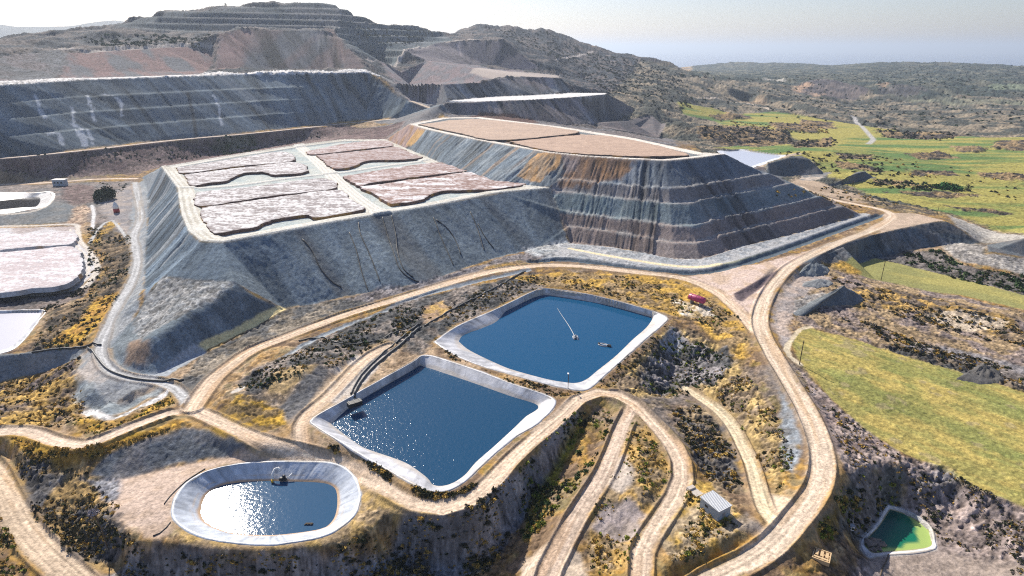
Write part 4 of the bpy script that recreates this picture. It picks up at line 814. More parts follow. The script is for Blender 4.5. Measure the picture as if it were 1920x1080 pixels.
# ------------------------------------------------------------------ object helpers
def tag(o, label=None, cat=None, group=None, kind=None):
    if label: o["label"] = label
    if cat: o["category"] = cat
    if group: o["group"] = group
    if kind: o["kind"] = kind
    return o
def empty(name, loc, label, cat, group=None):
    o = bpy.data.objects.new(name, None); COL.objects.link(o); o.location = loc; o.empty_display_size = .5
    return tag(o, label, cat, group)
def raw_mesh(name, V, Fq, material, col=None, parent=None, smooth=True, origin=None):
    """one object from vertex and face arrays (faces all of one size)"""
    V = np.asarray(V, float); Fq = np.asarray(Fq, np.int32)
    if origin is not None: V = V-np.asarray(origin)
    me = bpy.data.meshes.new(name); k = Fq.shape[1]
    me.vertices.add(len(V)); me.vertices.foreach_set("co", V.astype(np.float32).ravel())
    me.loops.add(Fq.size); me.loops.foreach_set("vertex_index", Fq.ravel())
    me.polygons.add(len(Fq)); me.polygons.foreach_set("loop_start", np.arange(0, Fq.size, k, dtype=np.int32))
    if smooth: me.polygons.foreach_set("use_smooth", np.ones(len(Fq), bool))
    me.update(calc_edges=True)
    if col is not None:
        ca = me.color_attributes.new("Col", 'FLOAT_COLOR', 'POINT')
        ca.data.foreach_set("color", np.concatenate([col, np.ones((len(V), 1))], 1).astype(np.float32).ravel())
    me.materials.append(material)
    o = bpy.data.objects.new(name, me); COL.objects.link(o)
    if parent is not None: o.parent = parent
    if origin is not None and parent is None: o.location = origin
    return o
class MB:                                  # collects simple solids into one mesh
    def __init__(s): s.bm = bmesh.new()
    def box(s, c, size, rz=0, bevel=0.03, mtx=None):
        r = bmesh.ops.create_cube(s.bm, size=1)
        M = Matrix.Translation(c) @ Matrix.Rotation(rz, 4, 'Z') @ Matrix.Diagonal((*size, 1))
        if mtx is not None: M = mtx @ M
        bmesh.ops.transform(s.bm, matrix=M, verts=r['verts'])
        return s
    def prism(s, poly, z0, z1):
        b = [s.bm.verts.new((x, y, z0)) for x, y in poly]; t = [s.bm.verts.new((x, y, z1)) for x, y in poly]
        s.bm.faces.new(t); s.bm.faces.new(b[::-1]); n = len(poly)
        for i in range(n): s.bm.faces.new((b[i], b[(i+1) % n], t[(i+1) % n], t[i]))
        return s
    def tube(s, pts, r, seg=8, cap=True, r1=None):
        pts = [Vector(p) for p in pts]; rings = []; n = len(pts)
        for i, p in enumerate(pts):
            d = (pts[min(i+1, n-1)]-pts[max(i-1, 0)]).normalized()
            a = d.cross(Vector((0, 0, 1))); a = a.normalized() if a.length > 1e-3 else Vector((1, 0, 0)); b = d.cross(a)
            rr = r if r1 is None else r+(r1-r)*i/max(n-1, 1)
            rings.append([s.bm.verts.new(p+a*rr*math.cos(2*math.pi*k/seg)+b*rr*math.sin(2*math.pi*k/seg)) for k in range(seg)])
        for i in range(n-1):
            for k in range(seg): s.bm.faces.new((rings[i][k], rings[i][(k+1) % seg], rings[i+1][(k+1) % seg], rings[i+1][k]))
        if cap: s.bm.faces.new(rings[0]); s.bm.faces.new(rings[-1][::-1])
        return s
    def lathe(s, prof, c=(0, 0, 0), seg=20, mtx=None):
        rings = []; M = mtx or Matrix()
        for r, z in prof:
            rings.append([s.bm.verts.new(M @ Vector((c[0]+max(r, .001)*math.cos(2*math.pi*k/seg), c[1]+max(r, .001)*math.sin(2*math.pi*k/seg), c[2]+z))) for k in range(seg)])
        for i in range(len(rings)-1):
            for k in range(seg): s.bm.faces.new((rings[i][k], rings[i][(k+1) % seg], rings[i+1][(k+1) % seg], rings[i+1][k]))
        s.bm.faces.new(rings[0][::-1]); s.bm.faces.new(rings[-1])
        return s
    def build(s, name, material, parent=None, smooth=False, loc=None):
        bmesh.ops.recalc_face_normals(s.bm, faces=s.bm.faces)
        me = bpy.data.meshes.new(name); s.bm.to_mesh(me); s.bm.free(); me.materials.append(material)
        if smooth:
            for p in me.polygons: p.use_smooth = True
        o = bpy.data.objects.new(name, me); COL.objects.link(o)
        if parent is not None: o.parent = parent
        if loc is not None: o.location = loc
        return o

# ------------------------------------------------------------------ the ground sheet, cut into its objects
VX = np.stack([X, Y, Z], -1).reshape(-1, 3); VC = C.reshape(-1, 3); idx = np.arange(NR*NA).reshape(NR, NA)
QUADS = np.stack([idx[:-1,:-1], idx[:-1,1:], idx[1:,1:], idx[1:,:-1]], -1).reshape(-1, 4)
QL = LAB[:-1,:-1].reshape(-1)
def cut(lab, name, material=M_GROUND, parent=None):
    q = QUADS[np.isin(QL, lab)] if isinstance(lab, (list, tuple)) else QUADS[QL == lab]
    if not len(q): return None
    ids, inv = np.unique(q, return_inverse=True)
    o = raw_mesh(name, VX[ids], inv.reshape(-1, 4), material, VC[ids], None)
    if parent is not None:
        o.parent = parent; o.matrix_parent_inverse = Matrix.Translation(-Vector(parent.location))
    return o
tag(cut([0, 12]+list(range(40, 48)), 'terrain'), kind='structure')
for k, r in enumerate(ROADS):
    o = cut(20+k, 'dirt_road')
    if o: tag(o, r[3], None, 'dirt roads of the mine', 'structure')
o = cut(60, 'field'); tag(o, 'yellow grass field beside the main haul road', None, None, 'structure')
o = cut(61, 'field'); tag(o, 'narrow olive grass field below the road bend', None, None, 'structure')
GH = 'spoil heaps of the mine'
e = empty('spoil_heap', hit(600, 470), 'broad grey flat-topped heap carrying four fields of salty crust', 'spoil heap', GH)
cut(1, 'slope', parent=e); cut(101, 'top_surface', parent=e); cut(102, 'crest_road', parent=e)
e = empty('spoil_heap', hit(1280, 450), 'tall terraced heap with benches and an orange-brown upper face', 'spoil heap', GH)
cut(2, 'slope', parent=e); cut(201, 'top_surface', parent=e); cut(202, 'crest_road', parent=e)
for lb, lab in ((3, 'low grey ledge heap with pebbly top at the left corner of the salt heap'), (4, 'huge long grey bank with white leak stains at the upper left'),
                (5, 'dark heap with reddish flanks under the highest hilltop'), (6, 'purple-grey cone-ended heap high up beside the scrubby ridge'),
                (7, 'grey stepped heap just behind the white-topped one'), (8, 'dark ribbed heap with a flat white top'), (9, 'small dark heap at the right end of the white-topped one'),
                (10, 'dark embankment slope under the bend of the main haul road'), (11, 'grey bank at the right edge beyond the bend of the haul road'), (14, 'dark bank in front of the white-lined far pond'), (15, 'smaller dark bank right of the far pond, by the green fields'), (13, 'smooth blue-grey dam face at the left edge below the pale pond')):
    o = cut(lb, 'embankment' if lb in (10, 11, 13, 14, 15) else 'spoil_heap')
    if o: tag(o, lab, 'embankment' if lb > 9 else 'spoil heap', 'embankments' if lb > 9 else GH)

def poly_grow(poly, g):
    c = poly.mean(0); out = []
    n = len(poly)
    for i in range(n):
        a, b, d = poly[i-1], poly[i], poly[(i+1) % n]
        t = (d-a)/max(np.linalg.norm(d-a), 1e-6); nr = np.array([t[1], -t[0]])
        if nr@(b-c) < 0: nr = -nr
        out.append(b+nr*g)
    return np.array(out)
POND_INFO = {'front': ('settling_pond', 'square blue pond with pale liner, nearest of the two big ponds', (.010,.060,.130)),
 'back': ('settling_pond', 'large blue pond with two floating pumps, behind the nearest square pond', (.008,.075,.170)),
 'oval': ('settling_pond', 'oval pond with creased grey liner and glittering water', (.022,.080,.160)),
 'green': ('settling_pond', 'small emerald green pond in the pit at the bottom right', None),
 'dark': ('settling_pond', 'small near-black pond with white liner at the left edge', (.012,.012,.016)),
 'pale': ('settling_pond', 'pale lilac pond cut by the left edge below the crusted cell', (.46,.46,.52)),  # lilac diffuse colour stands in for the sky mirrored at a grazing angle
 'far': ('settling_pond', 'white-lined pond behind the right end of the terraced heap', (.55,.58,.66))}
WMAT = {'front': water('rippled_water', POND_INFO['front'][2], .13, .95, 1.0, .14), 'back': water('blue_water', POND_INFO['back'][2], .10, 1.3, .10, .1),
 'oval': water('glittering_water', POND_INFO['oval'][2], .06, .9, 1.0, .036), 'green': water('green_water', None, .15, 1.0, .05, .1, True, .3),
 'dark': water('black_water', POND_INFO['dark'][2], .12, 1.0, .05), 'pale': water('sky_tinted_water', POND_INFO['pale'][2], .25, .5, .05), 'far': water('white_water', POND_INFO['far'][2], .3, .5, .05)}
POND_OBJ = {}
for k, (name, (rim, wat, zr, zw)) in enumerate(PW.items()):
    nm, lab, _ = POND_INFO[name]; c = rim.mean(0)
    e = empty(nm, (c[0], c[1], zr), lab, 'pond', 'lined ponds of the mine'); POND_OBJ[name] = e
    LV, LQ, LC = liner_mesh(name, rim, wat, zr, zw, 700+k*20); o = raw_mesh('liner', LV-np.array([c[0], c[1], zr]), LQ, M_LINER, LC, None, True); o.parent = e
    pl = poly_grow(resample(np.vstack([np.c_[wat, wat[:, :1]*0], [[*wat[0], 0]]]), 2.0)[:-1, :2], 1.2 if name in ('front','back','oval') else .5)
    x0, y0 = pl.min(0); x1, y1 = pl.max(0); stp = max((x1-x0)/60, .5)
    gx, gy = np.meshgrid(np.arange(x0, x1, stp), np.arange(y0, y1, stp)); d, _ = poly_sdf(gx, gy, pl); ok = d < -stp*.5
    pv = [Vector(p) for p in pl]+[Vector((a, b)) for a, b in zip(gx[ok], gy[ok])]; n = len(pl)
    v2, _, f2, _, _, _ = delaunay_2d_cdt(pv, [(i, (i+1) % n) for i in range(n)], [list(range(n))], 1, .001)
    V = np.array([[v[0]-c[0], v[1]-c[1], zw-zr] for v in v2]); tri = np.array([f for f in f2 if len(f) == 3])
    col = None
    if name == 'green':
        xy = V[:, :2]+c
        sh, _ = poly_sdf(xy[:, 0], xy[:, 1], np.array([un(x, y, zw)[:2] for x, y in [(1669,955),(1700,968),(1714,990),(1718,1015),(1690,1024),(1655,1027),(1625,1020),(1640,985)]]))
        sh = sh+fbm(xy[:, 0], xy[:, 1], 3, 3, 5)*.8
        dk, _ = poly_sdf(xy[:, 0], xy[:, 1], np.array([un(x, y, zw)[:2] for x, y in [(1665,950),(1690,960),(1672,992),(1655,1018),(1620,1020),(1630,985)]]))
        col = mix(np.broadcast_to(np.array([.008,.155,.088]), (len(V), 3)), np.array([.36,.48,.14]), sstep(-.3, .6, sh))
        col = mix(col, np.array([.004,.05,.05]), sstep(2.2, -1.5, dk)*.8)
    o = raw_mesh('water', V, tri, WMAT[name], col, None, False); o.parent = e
print("ponds", round(time.time()-T0, 1))

# ------------------------------------------------------------------ crusted beds lying on the heaps
def bed(px, z, h, c1, c2, label, seed, step=1.0, edge=(.13,.075,.06), white=None, group='crusted salt beds'):
    pl = np.array([un(x, y, z+h)[:2] for x, y in px]); n0 = len(pl)
    pl = resample(np.vstack([np.c_[pl, np.zeros(n0)], [[*pl[0], 0]]]), 1.2)[:-1, :2]
    pl = pl+np.stack([fbm(pl[:, 0], pl[:, 1], 5, 3, seed), fbm(pl[:, 1], pl[:, 0], 5, 3, seed+1)], -1)*1.5
    n = len(pl); x0, y0 = pl.min(0); x1, y1 = pl.max(0)
    gx, gy = np.meshgrid(np.arange(x0, x1, step), np.arange(y0, y1, step)); d, _ = poly_sdf(gx, gy, pl); ok = d < -step*.6
    pv = [Vector(p) for p in pl]+[Vector((a, b)) for a, b in zip(gx[ok], gy[ok])]
    v2, _, f2, _, _, _ = delaunay_2d_cdt(pv, [(i, (i+1) % n) for i in range(n)], [list(range(n))], 1, .001)
    xy = np.array([[v[0], v[1]] for v in v2]); tri = [f for f in f2 if len(f) == 3]
    dd, _ = poly_sdf(xy[:, 0], xy[:, 1], pl); inner = sstep(0, .9, -dd)
    nn = fbm(xy[:, 0], xy[:, 1], 2.2, 4, seed+3, .8); nb = fbm(xy[:, 0]*.4, xy[:, 1]*1.6, 9, 3, seed+5); fu = fbm(xy[:, 0]*.12-xy[:, 1]*.05, xy[:, 1]*1.3+xy[:, 0]*.25, 1.7, 2, seed+6)
    zt = z+h+(.45*nn)*inner-.12*(1-inner)
    col = mix(np.broadcast_to(np.array(c1), (len(xy), 3)), np.array(c2), sstep(-.22, .22, nn+.35*nb+.45*fu+.35*(rng.random(len(xy))-.5)))
    if white is not None: col = mix(col, np.array([.80,.79,.80]), sstep(white, white+.35, nb+.5*nn)*.8)
    col = mix(col, np.array(edge), (1-inner)*.45)
    V = np.c_[xy, zt]; NV = len(V)
    # side wall: boundary loop repeated at the foot
    loop = list(range(n)); foot = poly_grow(pl, .5)
    V = np.vstack([V, np.c_[pl, zt[:n]], np.c_[foot, np.full(n, z-1.2)]])
    ec = np.asarray(edge)*(1+.5*fbm(pl[:, 0], pl[:, 1], 2.5, 2, seed+9))[:, None]
    rust = sstep(.25, .5, fbm(pl[:, 0], pl[:, 1], 8, 2, seed+11))
    ec = mix(ec, np.array([.45,.24,.06]), rust*.7)
    col = np.vstack([col, ec, ec]); T = list(tri)
    area = np.sum(pl[:, 0]*np.roll(pl[:, 1], -1)-np.roll(pl[:, 0], -1)*pl[:, 1])
    for i in range(n):
        a, b, c, d_ = NV+i, NV+(i+1) % n, NV+n+(i+1) % n, NV+n+i
        T += [(a, d_, c), (a, c, b)] if area > 0 else [(a, c, d_), (a, b, c)]
    org = np.array([*pl.mean(0), z])
    o = raw_mesh('salt_bed', V, np.array(T), M_CRUST, np.clip(col, .02, .9), None, False, org)
    return tag(o, label, 'salt bed', group)
B1, B2 = (.27,.235,.23), (.66,.635,.63)
bed([(331,314),(440,297),(529,284),(548,301),(450,311),(346,324)], PADZ-.9, 1.7, B1, B2, 'greyish crusted bed at the far left corner of the salt heap', 401)
bed([(347,327),(450,314),(550,304),(577,320),(521,327),(487,322),(450,326),(425,338),(394,342),(356,347)], PADZ-.9, 1.7, B1, B2, 'wavy-edged crusted bed just in front of the far left bed', 411)
bed([(370,360),(490,347),(604,334),(628,352),(500,368),(376,385)], PADZ-.9, 1.7, B1, B2, 'crusted bed behind the nearest bed at the left corner', 421)
bed([(377,389),(500,372),(630,356),(660,375),(683,390),(642,400),(592,407),(571,402),(535,407),(498,415),(477,425),(412,436),(394,431),(378,408)], PADZ-.9, 1.7, (.28,.245,.24), (.70,.68,.67), 'largest crusted bed at the near left corner of the salt heap', 431)
RB1, RB2 = (.27,.175,.15), (.55,.48,.47)
bed([(573,284),(640,270),(715,263),(738,272),(700,277),(592,289)], PADZ-.9, 1.6, RB1, RB2, 'brownish crusted bed at the back right of the salt heap', 441)
bed([(594,291),(700,280),(742,275),(770,286),(790,295),(750,299),(700,300),(680,303),(660,312),(625,315),(608,303)], PADZ-.9, 1.7, RB1, (.46,.39,.38), 'reddish bed with wavy edge in front of the back right bed', 451)
bed([(644,330),(740,314),(825,304),(868,311),(884,318),(790,330),(700,342),(672,347)], PADZ-.9, 1.7, RB1, (.54,.46,.45), 'brown bed with whitish streaks behind the white-patched bed', 461, white=.25)
bed([(674,350),(702,346),(790,334),(887,322),(933,331),(985,344),(925,354),(862,356),(825,359),(800,368),(790,374),(740,381),(722,376),(700,363)], PADZ-.9, 1.7, RB1, (.52,.44,.42), 'reddish-brown bed with bright white patch at the near right edge', 471, white=.05)
bed([(786,233),(860,224.5),(905,223.5),(1000,233),(1070,243),(1086,247),(1050,253),(930,262),(860,249)], MZ-.8, 1.8, (.50,.37,.28), (.42,.31,.24), 'tan bed on the back half of the terraced heap top', 481, 1.5, (.12,.10,.09))
bed([(957,265),(1100,252.5),(1185,262),(1286,287),(1262,292),(1180,292),(1080,287),(1012,279)], MZ-.8, 1.8, (.50,.36,.27), (.41,.29,.22), 'brownish tan bed on the front half of the terraced heap top', 491, 1.5, (.10,.08,.075))
bed([(-60,438),(60,437),(135,434),(139,455),(60,462),(-60,470)], 2.6, 1.0, (.52,.46,.46), (.68,.65,.66), 'pale crusted bed in the back half of the walled cell at the left edge', 501, edge=(.40,.40,.42))
bed([(-60,476),(60,468),(135,462),(155,485),(150,510),(128,530),(60,541),(-60,545)], 2.6, 1.0, (.52,.45,.45), (.70,.67,.68), 'pale crusted bed in the front half of the walled cell at the left edge', 511, edge=(.42,.44,.47))
print("beds", round(time.time()-T0, 1))
# ------------------------------------------------------------------ buildings, tanks, pumps, pipes, poles
def px_size(px, py): return np.linalg.norm(np.array(hit(px, py))-np.array([0, 0, CH]))/F   # metres per photo pixel there
# shed with a ribbed roof
x0, y0, z0 = spot(1345, 966)
ZS = z0; A = un(1312, 931, ZS+3.0)[:2]; B = un(1348, 962, ZS+2.7)[:2]; D_ = un(1337, 919, ZS+3.2)[:2]
ux = (B-A); Lx = np.linalg.norm(ux); ux /= Lx; uy = np.array([-ux[1], ux[0]]); Ly = abs((D_-A)@uy)
rz = math.atan2(ux[1], ux[0]); cx, cy = A+ux*Lx/2+uy*Ly/2
e = empty('shed', (cx, cy, ZS), 'small blue-grey shed with ribbed white metal roof beside the straw coloured track', 'shed'); e.rotation_euler.z = rz
m = MB()
hw_, hl = Ly/2-.25, Lx/2-.2
m.box((0, -hw_, 1.3), (2*hl, .12, 3.0)); m.box((0, hw_, 1.4), (2*hl, .12, 3.2)); m.box((-hl, 0, 1.3), (.12, 2*hw_-.14, 3.0)); m.box((hl, 0, 1.3), (.12, 2*hw_-.14, 3.0))
m.build('wall', M_WALLB, e)
m = MB(); tilt = Matrix.Translation((0, 0, 3.0)) @ Matrix.Rotation(math.radians(3), 4, 'X')
m.box((0, 0, 0), (Lx, Ly, .10), mtx=tilt)
nr = 18
for i in range(nr+1): m.box((-Lx/2+.06+i*(Lx-.12)/nr, 0, .08), (.09, Ly-.02, .07), mtx=tilt)
m.build('roof', M_STEEL, e)
m = MB(); m.box((hl+.075, -.2, .95), (.05, .95, 1.95)); m.build('door', M_GREY, e)
m = MB(); m.box((-.9, -hw_-.075, 1.7), (.9, .05, .6)); m.build('window', M_BLACK, e)
m = MB()
ax, ay, az_ = spot(1302, 922); s = px_size(1302, 922)
m.box((0, 0, .1), (3.6, 2.2, .9)); m.box((-1.2, 0, .65), (1.1, 2.0, .5))
tag(m.build('concrete_slab', M_CONC, None, False, (ax, ay, az_)), 'pale concrete slab at the back corner of the ribbed-roof shed', 'slab').rotation_euler.z = rz
# site hut by the far-left track
ax, ay, az_ = spot(114, 348); s = px_size(114, 345)
e = empty('site_cabin', (ax, ay, az_), 'white flat-roofed cabin beside the tan track at the far left', 'cabin')
m = MB(); m.box((0, 0, 2.2), (17*s, 9*s, 4.4)); m.build('wall', M_WALLB, e)
m = MB(); m.box((0, 0, 4.5), (18.6*s, 10*s, .3)); m.box((0, 0, 4.68), (18.6*s-.8, 10*s-.8, .1)); m.build('roof', M_WHITE, e)
m = MB()
for i in (-1, 0, 1): m = MB(); m.box((i*5*s, -4.5*s-.03, 2.4), (2.4*s, .08, 1.2)); m.build('window', M_BLACK, e)
# white and red tank, upright
ax, ay, az_ = spot(219, 398); s = px_size(219, 395)
e = empty('upright_tank', (ax, ay, az_), 'small upright tank, white above and red below, on the grey yard', 'tank')
m = MB(); m.lathe([(4.4*s, 0), (4.4*s, 5.5*s), (4.2*s, 6*s)], seg=18); m.build('base', M_CRIM, e, True)
m = MB(); m.lathe([(4.2*s, 6.003*s), (4.0*s, 10*s), (2.6*s, 14*s), (.8*s, 16*s), (.3*s, 17*s)], seg=18); m.build('shell', M_WHITE, e, True)
m = MB(); m.tube([(-4.6*s, 0, 0), (-4.5*s, 0, 9*s), (-4.3*s, 0, 10.5*s)], .25*s); m.build('pipe', M_GREY, e)
# lying tank
ax, ay, az_ = spot(1306, 570); s = px_size(1306, 565)
pa = un(1293, 556, az_+2.2)[:2]; pb = un(1321, 565, az_+2.2)[:2]; dv = pb-pa; Lt = np.linalg.norm(dv); rz = math.atan2(dv[1], dv[0]); cc = (pa+pb)/2; g = gz(*cc)
e = empty('lying_tank', (cc[0], cc[1], g), 'faded pinkish-red cylindrical tank lying on a cradle near the road fork', 'tank'); e.rotation_euler.z = rz
R_ = 5.8*s; mt_ = Matrix.Translation((-Lt/2, 0, R_+1.0)) @ Matrix.Rotation(math.pi/2, 4, 'Y')
m = MB(); m.lathe([(.15, -.25), (R_*.55, -.16), (R_*.88, 0), (R_, .25), (R_, Lt-.25), (R_*.88, Lt), (R_*.55, Lt+.16), (.15, Lt+.25)], seg=24, mtx=mt_); m.build('tank_shell', M_RED, e, True)
m = MB()
for t in (.2, .5, .8): m.lathe([(R_+.002, Lt*t-.08), (R_+.06, Lt*t-.06), (R_+.06, Lt*t+.06), (R_+.002, Lt*t+.08)], seg=24, mtx=mt_)
m.build('band', M_CRIM, e, True)
for t in (-.3, .3): m = MB(); m.box((Lt*t, 0, .6), (.4, R_*1.7, 1.6)); m.build('cradle', M_GREY, e)
# boards / box near the bottom
ax, ay, az_ = spot(1540, 1045)
e = empty('board_box', (ax, ay, az_), 'beige square box with dark openings on the rubble left of the green pond', 'box'); e.rotation_euler.z = math.radians(-32)
m = MB(); W_, H_ = 3.3, 1.0
for sx in (-1, 1): m.box((sx*W_/2, 0, H_/2), (.22, W_+.2, H_)); m.box((0, sx*W_/2, H_/2), (W_-.24, .22, H_))
m.box((0, 0, .25), (W_-.24, W_-.24, .3)); m.build('frame', M_BOX, e)
m = MB()
for i in (-1, 0, 1): m.box((i*1.0, .35, H_+.03), (.62, 1.7, .10))
m.box((0, -1.1, H_+.03), (2.9, .5, .10)); m.build('board', M_BOX, e)
# pump box above the green pond and its pipe
ax, ay, az_ = spot(1598, 983)
e = empty('pump_box', (ax, ay, az_), 'tiny white pump box on the shaded bank above the green pond', 'pump box')
m = MB(); m.box((0, 0, .5), (1.0, .9, 1.2)); m.build('body', M_WHITE, e)
m = MB(); m.box((0, 0, 1.15), (1.2, 1.1, .1)); m.build('lid', M_GREY, e)
def draped(name, pxs, r, material, label, cat, group=None, lift=.1, step=1.5, world=None):
    q = resample(hits(pxs) if world is None else np.array(world), step)
    pts = [(p[0], p[1], gz(p[0], p[1])+lift+r*.6) for p in q]
    c = Vector(pts[0]); m = MB(); m.tube([Vector(p)-c for p in pts], r, 6)
    return tag(m.build(name, material, None, True, c), label, cat, group)
draped('pipe', [(1600,985),(1606,993),(1613,1001),(1622,1010)], .16, M_PIPE, 'short dark pipe from the white pump box to the green pond', 'pipe')
draped('pipe', [(1666,1040),(1662,1052),(1655,1064),(1650,1085)], .12, M_WOOD, 'thin brown hose leaving the green pond towards the bottom edge', 'pipe')
DP = [([(672,418),(676,440),(690,470),(702,500),(712,528)], 'leftmost dark drain line on the front slope of the salt heap'),
 ([(717,408),(725,435),(737,470),(748,502),(765,520),(785,529)], 'long dark drain line below the middle of the salt heap crest, left of its twin'),
 ([(734,405),(742,440),(746,475),(757,505),(775,520)], 'dark drain line close beside the long one on the salt heap slope'),
 ([(813,408),(825,440),(838,470),(850,498)], 'straight dark drain line under the white-patched salt bed'),
 ([(818,412),(840,430),(855,452),(864,478)], 'bent dark drain line branching from the straight one'),
 ([(882,398),(894,425),(903,455),(908,470)], 'dark drain line nearest the inner corner of the salt heap'),
 ([(896,420),(910,445),(926,466)], 'short dark branch line beside the inner corner drain'),
 ([(567,448),(585,470),(600,502),(620,526),(640,540)], 'curved dark drain line left of the others on the salt heap slope'),
 ([(655,436),(668,470),(678,510),(690,545)], 'faint dark drain line left of the long pair on the salt heap slope')]
for q, lab in DP: draped('drain_line', q, .24, M_BLACK, lab, 'pipe', 'drain lines down the salt heap', lift=.05)
draped('pipeline', [(790,612),(760,640),(730,664),(700,690),(682,710),(670,728),(664,742)], .42, M_PIPE, 'thick dark pipe curving along the sandy yard to the front pond', 'pipeline', 'pipelines to the front pond', .1)
draped('pipeline', [(788,606),(752,636),(722,660),(694,686),(676,706),(664,726),(658,740)], .3, M_PIPE, 'thinner dark pipe outside the thick one on the sandy yard', 'pipeline', 'pipelines to the front pond', .1)
draped('pipeline', [(796,612),(830,592),(870,570),(910,550),(950,528),(985,508)], .3, M_PIPE, 'dark pipe running from the crossing up to the toe road', 'pipeline', 'pipelines to the front pond', .1)
draped('pipeline', [(560,640),(600,632),(640,645),(700,640),(740,625),(786,607)], .22, M_PIPE, 'thin dark pipe crossing the bushy slope left of the ponds', 'pipeline', 'pipelines to the front pond', .1)
draped('pipeline', [(165,655),(182,672),(198,690),(220,702),(260,712),(310,716),(345,714)], .35, M_PIPE, 'dark pipe curving round the pale basin at the left', 'pipeline', None, .1)
draped('pipeline', [(60,662),(110,655),(150,652),(190,648)], .35, M_PIPE, 'dark pipe along the top of the dam face at the left', 'pipeline', None, .1)
draped('hose', [(308,946),(320,930),(335,915),(350,902),(385,880)], .12, M_BLACK, 'thin black hose on the sand left of the oval pond', 'hose', None, .05)
draped('hose', [(287,1005),(300,1000),(312,990),(320,980)], .12, M_BLACK, 'short black hose curving to the left tip of the oval pond', 'hose', None, .05)
# inlet box of the front pond
ax, ay, az_ = spot(665, 756); g = az_
e = empty('inlet_box', (ax, ay, -.6), 'dark inlet box where the pipes reach the front pond', 'inlet'); e.rotation_euler.z = math.radians(35)
m = MB(); m.box((0, 0, .5), (4.2, 2.0, 1.4)); m.build('body', M_BLACK, e)
m = MB()
for i in (-1, 0, 1): m.box((i*1.5, 0, 1.28), (.3, 2.2, .14))
m.build('rail', M_PIPE, e)
# inlet of the oval pond
ax, ay = un(515, 897, -5.6)[:2]
e = empty('pond_inlet', (ax, ay, -6.2), 'white curved inlet pipe with yellow end on the far bank of the oval pond', 'inlet')
m = MB(); m.tube([(-.6, 0, .2), (-.75, .8, 1.4), (-.3, 1.7, 2.3), (.5, 1.9, 2.5), (1.2, 1.3, 1.9)], .32); m.build('pipe', M_WHITE, e, True)
m = MB(); m.tube([(-.6, 0, .2), (-.5, -.7, -.1)], .34); m.build('outlet', M_YEL, e, True)
ax, ay = un(531, 899, -6.2)[:2]
e = empty('pump', (ax, ay, -6.2), 'dark pump at the waterline of the oval pond beside the white inlet', 'pump')
m = MB(); m.box((0, 0, .2), (1.8, .9, .7)); m.lathe([(.45, 0), (.45, .7), (.2, .9)], (.3, 0, .5), 12); m.build('body', M_BLACK, e)
m = MB(); m.tube([(.9, 0, .4), (1.5, .5, .6), (2.2, 1.2, 1.1)], .14); m.build('pipe', M_STEEL, e, True)
ax, ay = un(579, 983, -6.6)[:2]
e = empty('raft', (ax, ay, -6.6), 'tiny brown raft afloat in the oval pond', 'raft')
m = MB()
for i in range(3): m.tube([(-.9+i*.75, -.35, .08), (-.6+i*.75, .3, .08)], .16)
m.build('float', M_WOOD, e); m = MB(); m.box((.1, .0, .3), (1.7, .35, .1)); m.build('deck', M_WOOD, e)
# floating pumps of the back pond
ax, ay = un(1079, 634, -2.6)[:2]
e = empty('floating_pump', (ax, ay, -2.6), 'small floating pump at the end of the long pale hose in the back pond', 'floating pump', 'floating pumps of the back pond')
m = MB()
for sx in (-1, 1): m.tube([(sx*.7, -1.3, .15), (sx*.7, 1.3, .15)], .32)
m.build('float', M_WHITE, e, True)
m = MB(); m.box((0, 0, .52), (1.9, 1.6, .12)); m.lathe([(.4, .58), (.4, 1.2), (.2, 1.4)], seg=12); m.build('deck', M_GREY, e)
bx, by = un(1046, 578, -2.6)[:2]
m = MB(); pts = [Vector((ax+(bx-ax)*t+.25*math.sin(t*5), ay+(by-ay)*t, -2.53)) for t in np.linspace(.02, 1, 24)]
m.tube([p-pts[0] for p in pts], .17, 6, r1=.06); tag(m.build('hose', M_GREY, None, True, pts[0]), 'long pale floating hose leading away from the small pump in the back pond', 'hose')
ax, ay = un(1131, 647, -2.6)[:2]
e = empty('floating_pump', (ax, ay, -2.6), 'floating ring of dark pontoons with a pump, right of the pale hose', 'floating pump', 'floating pumps of the back pond'); e.rotation_euler.z = -.5
m = MB(); m.tube([(1.9*math.cos(a), 1.1*math.sin(a), .12) for a in np.linspace(0, 2*math.pi, 25)], .2); m.build('ring', M_GREY, e, True)
m = MB(); m.box((2.3, 0, .3), (1.3, .9, .7)); m.build('pump_body', M_BLACK, e)
m = MB(); m.box((-1.7, 0, .3), (.7, .7, .5)); m.build('float', M_BLACK, e)
m = MB(); m.box((0, 0, .34), (3.0, .28, .08)); m.build('gangway', M_STEEL, e)
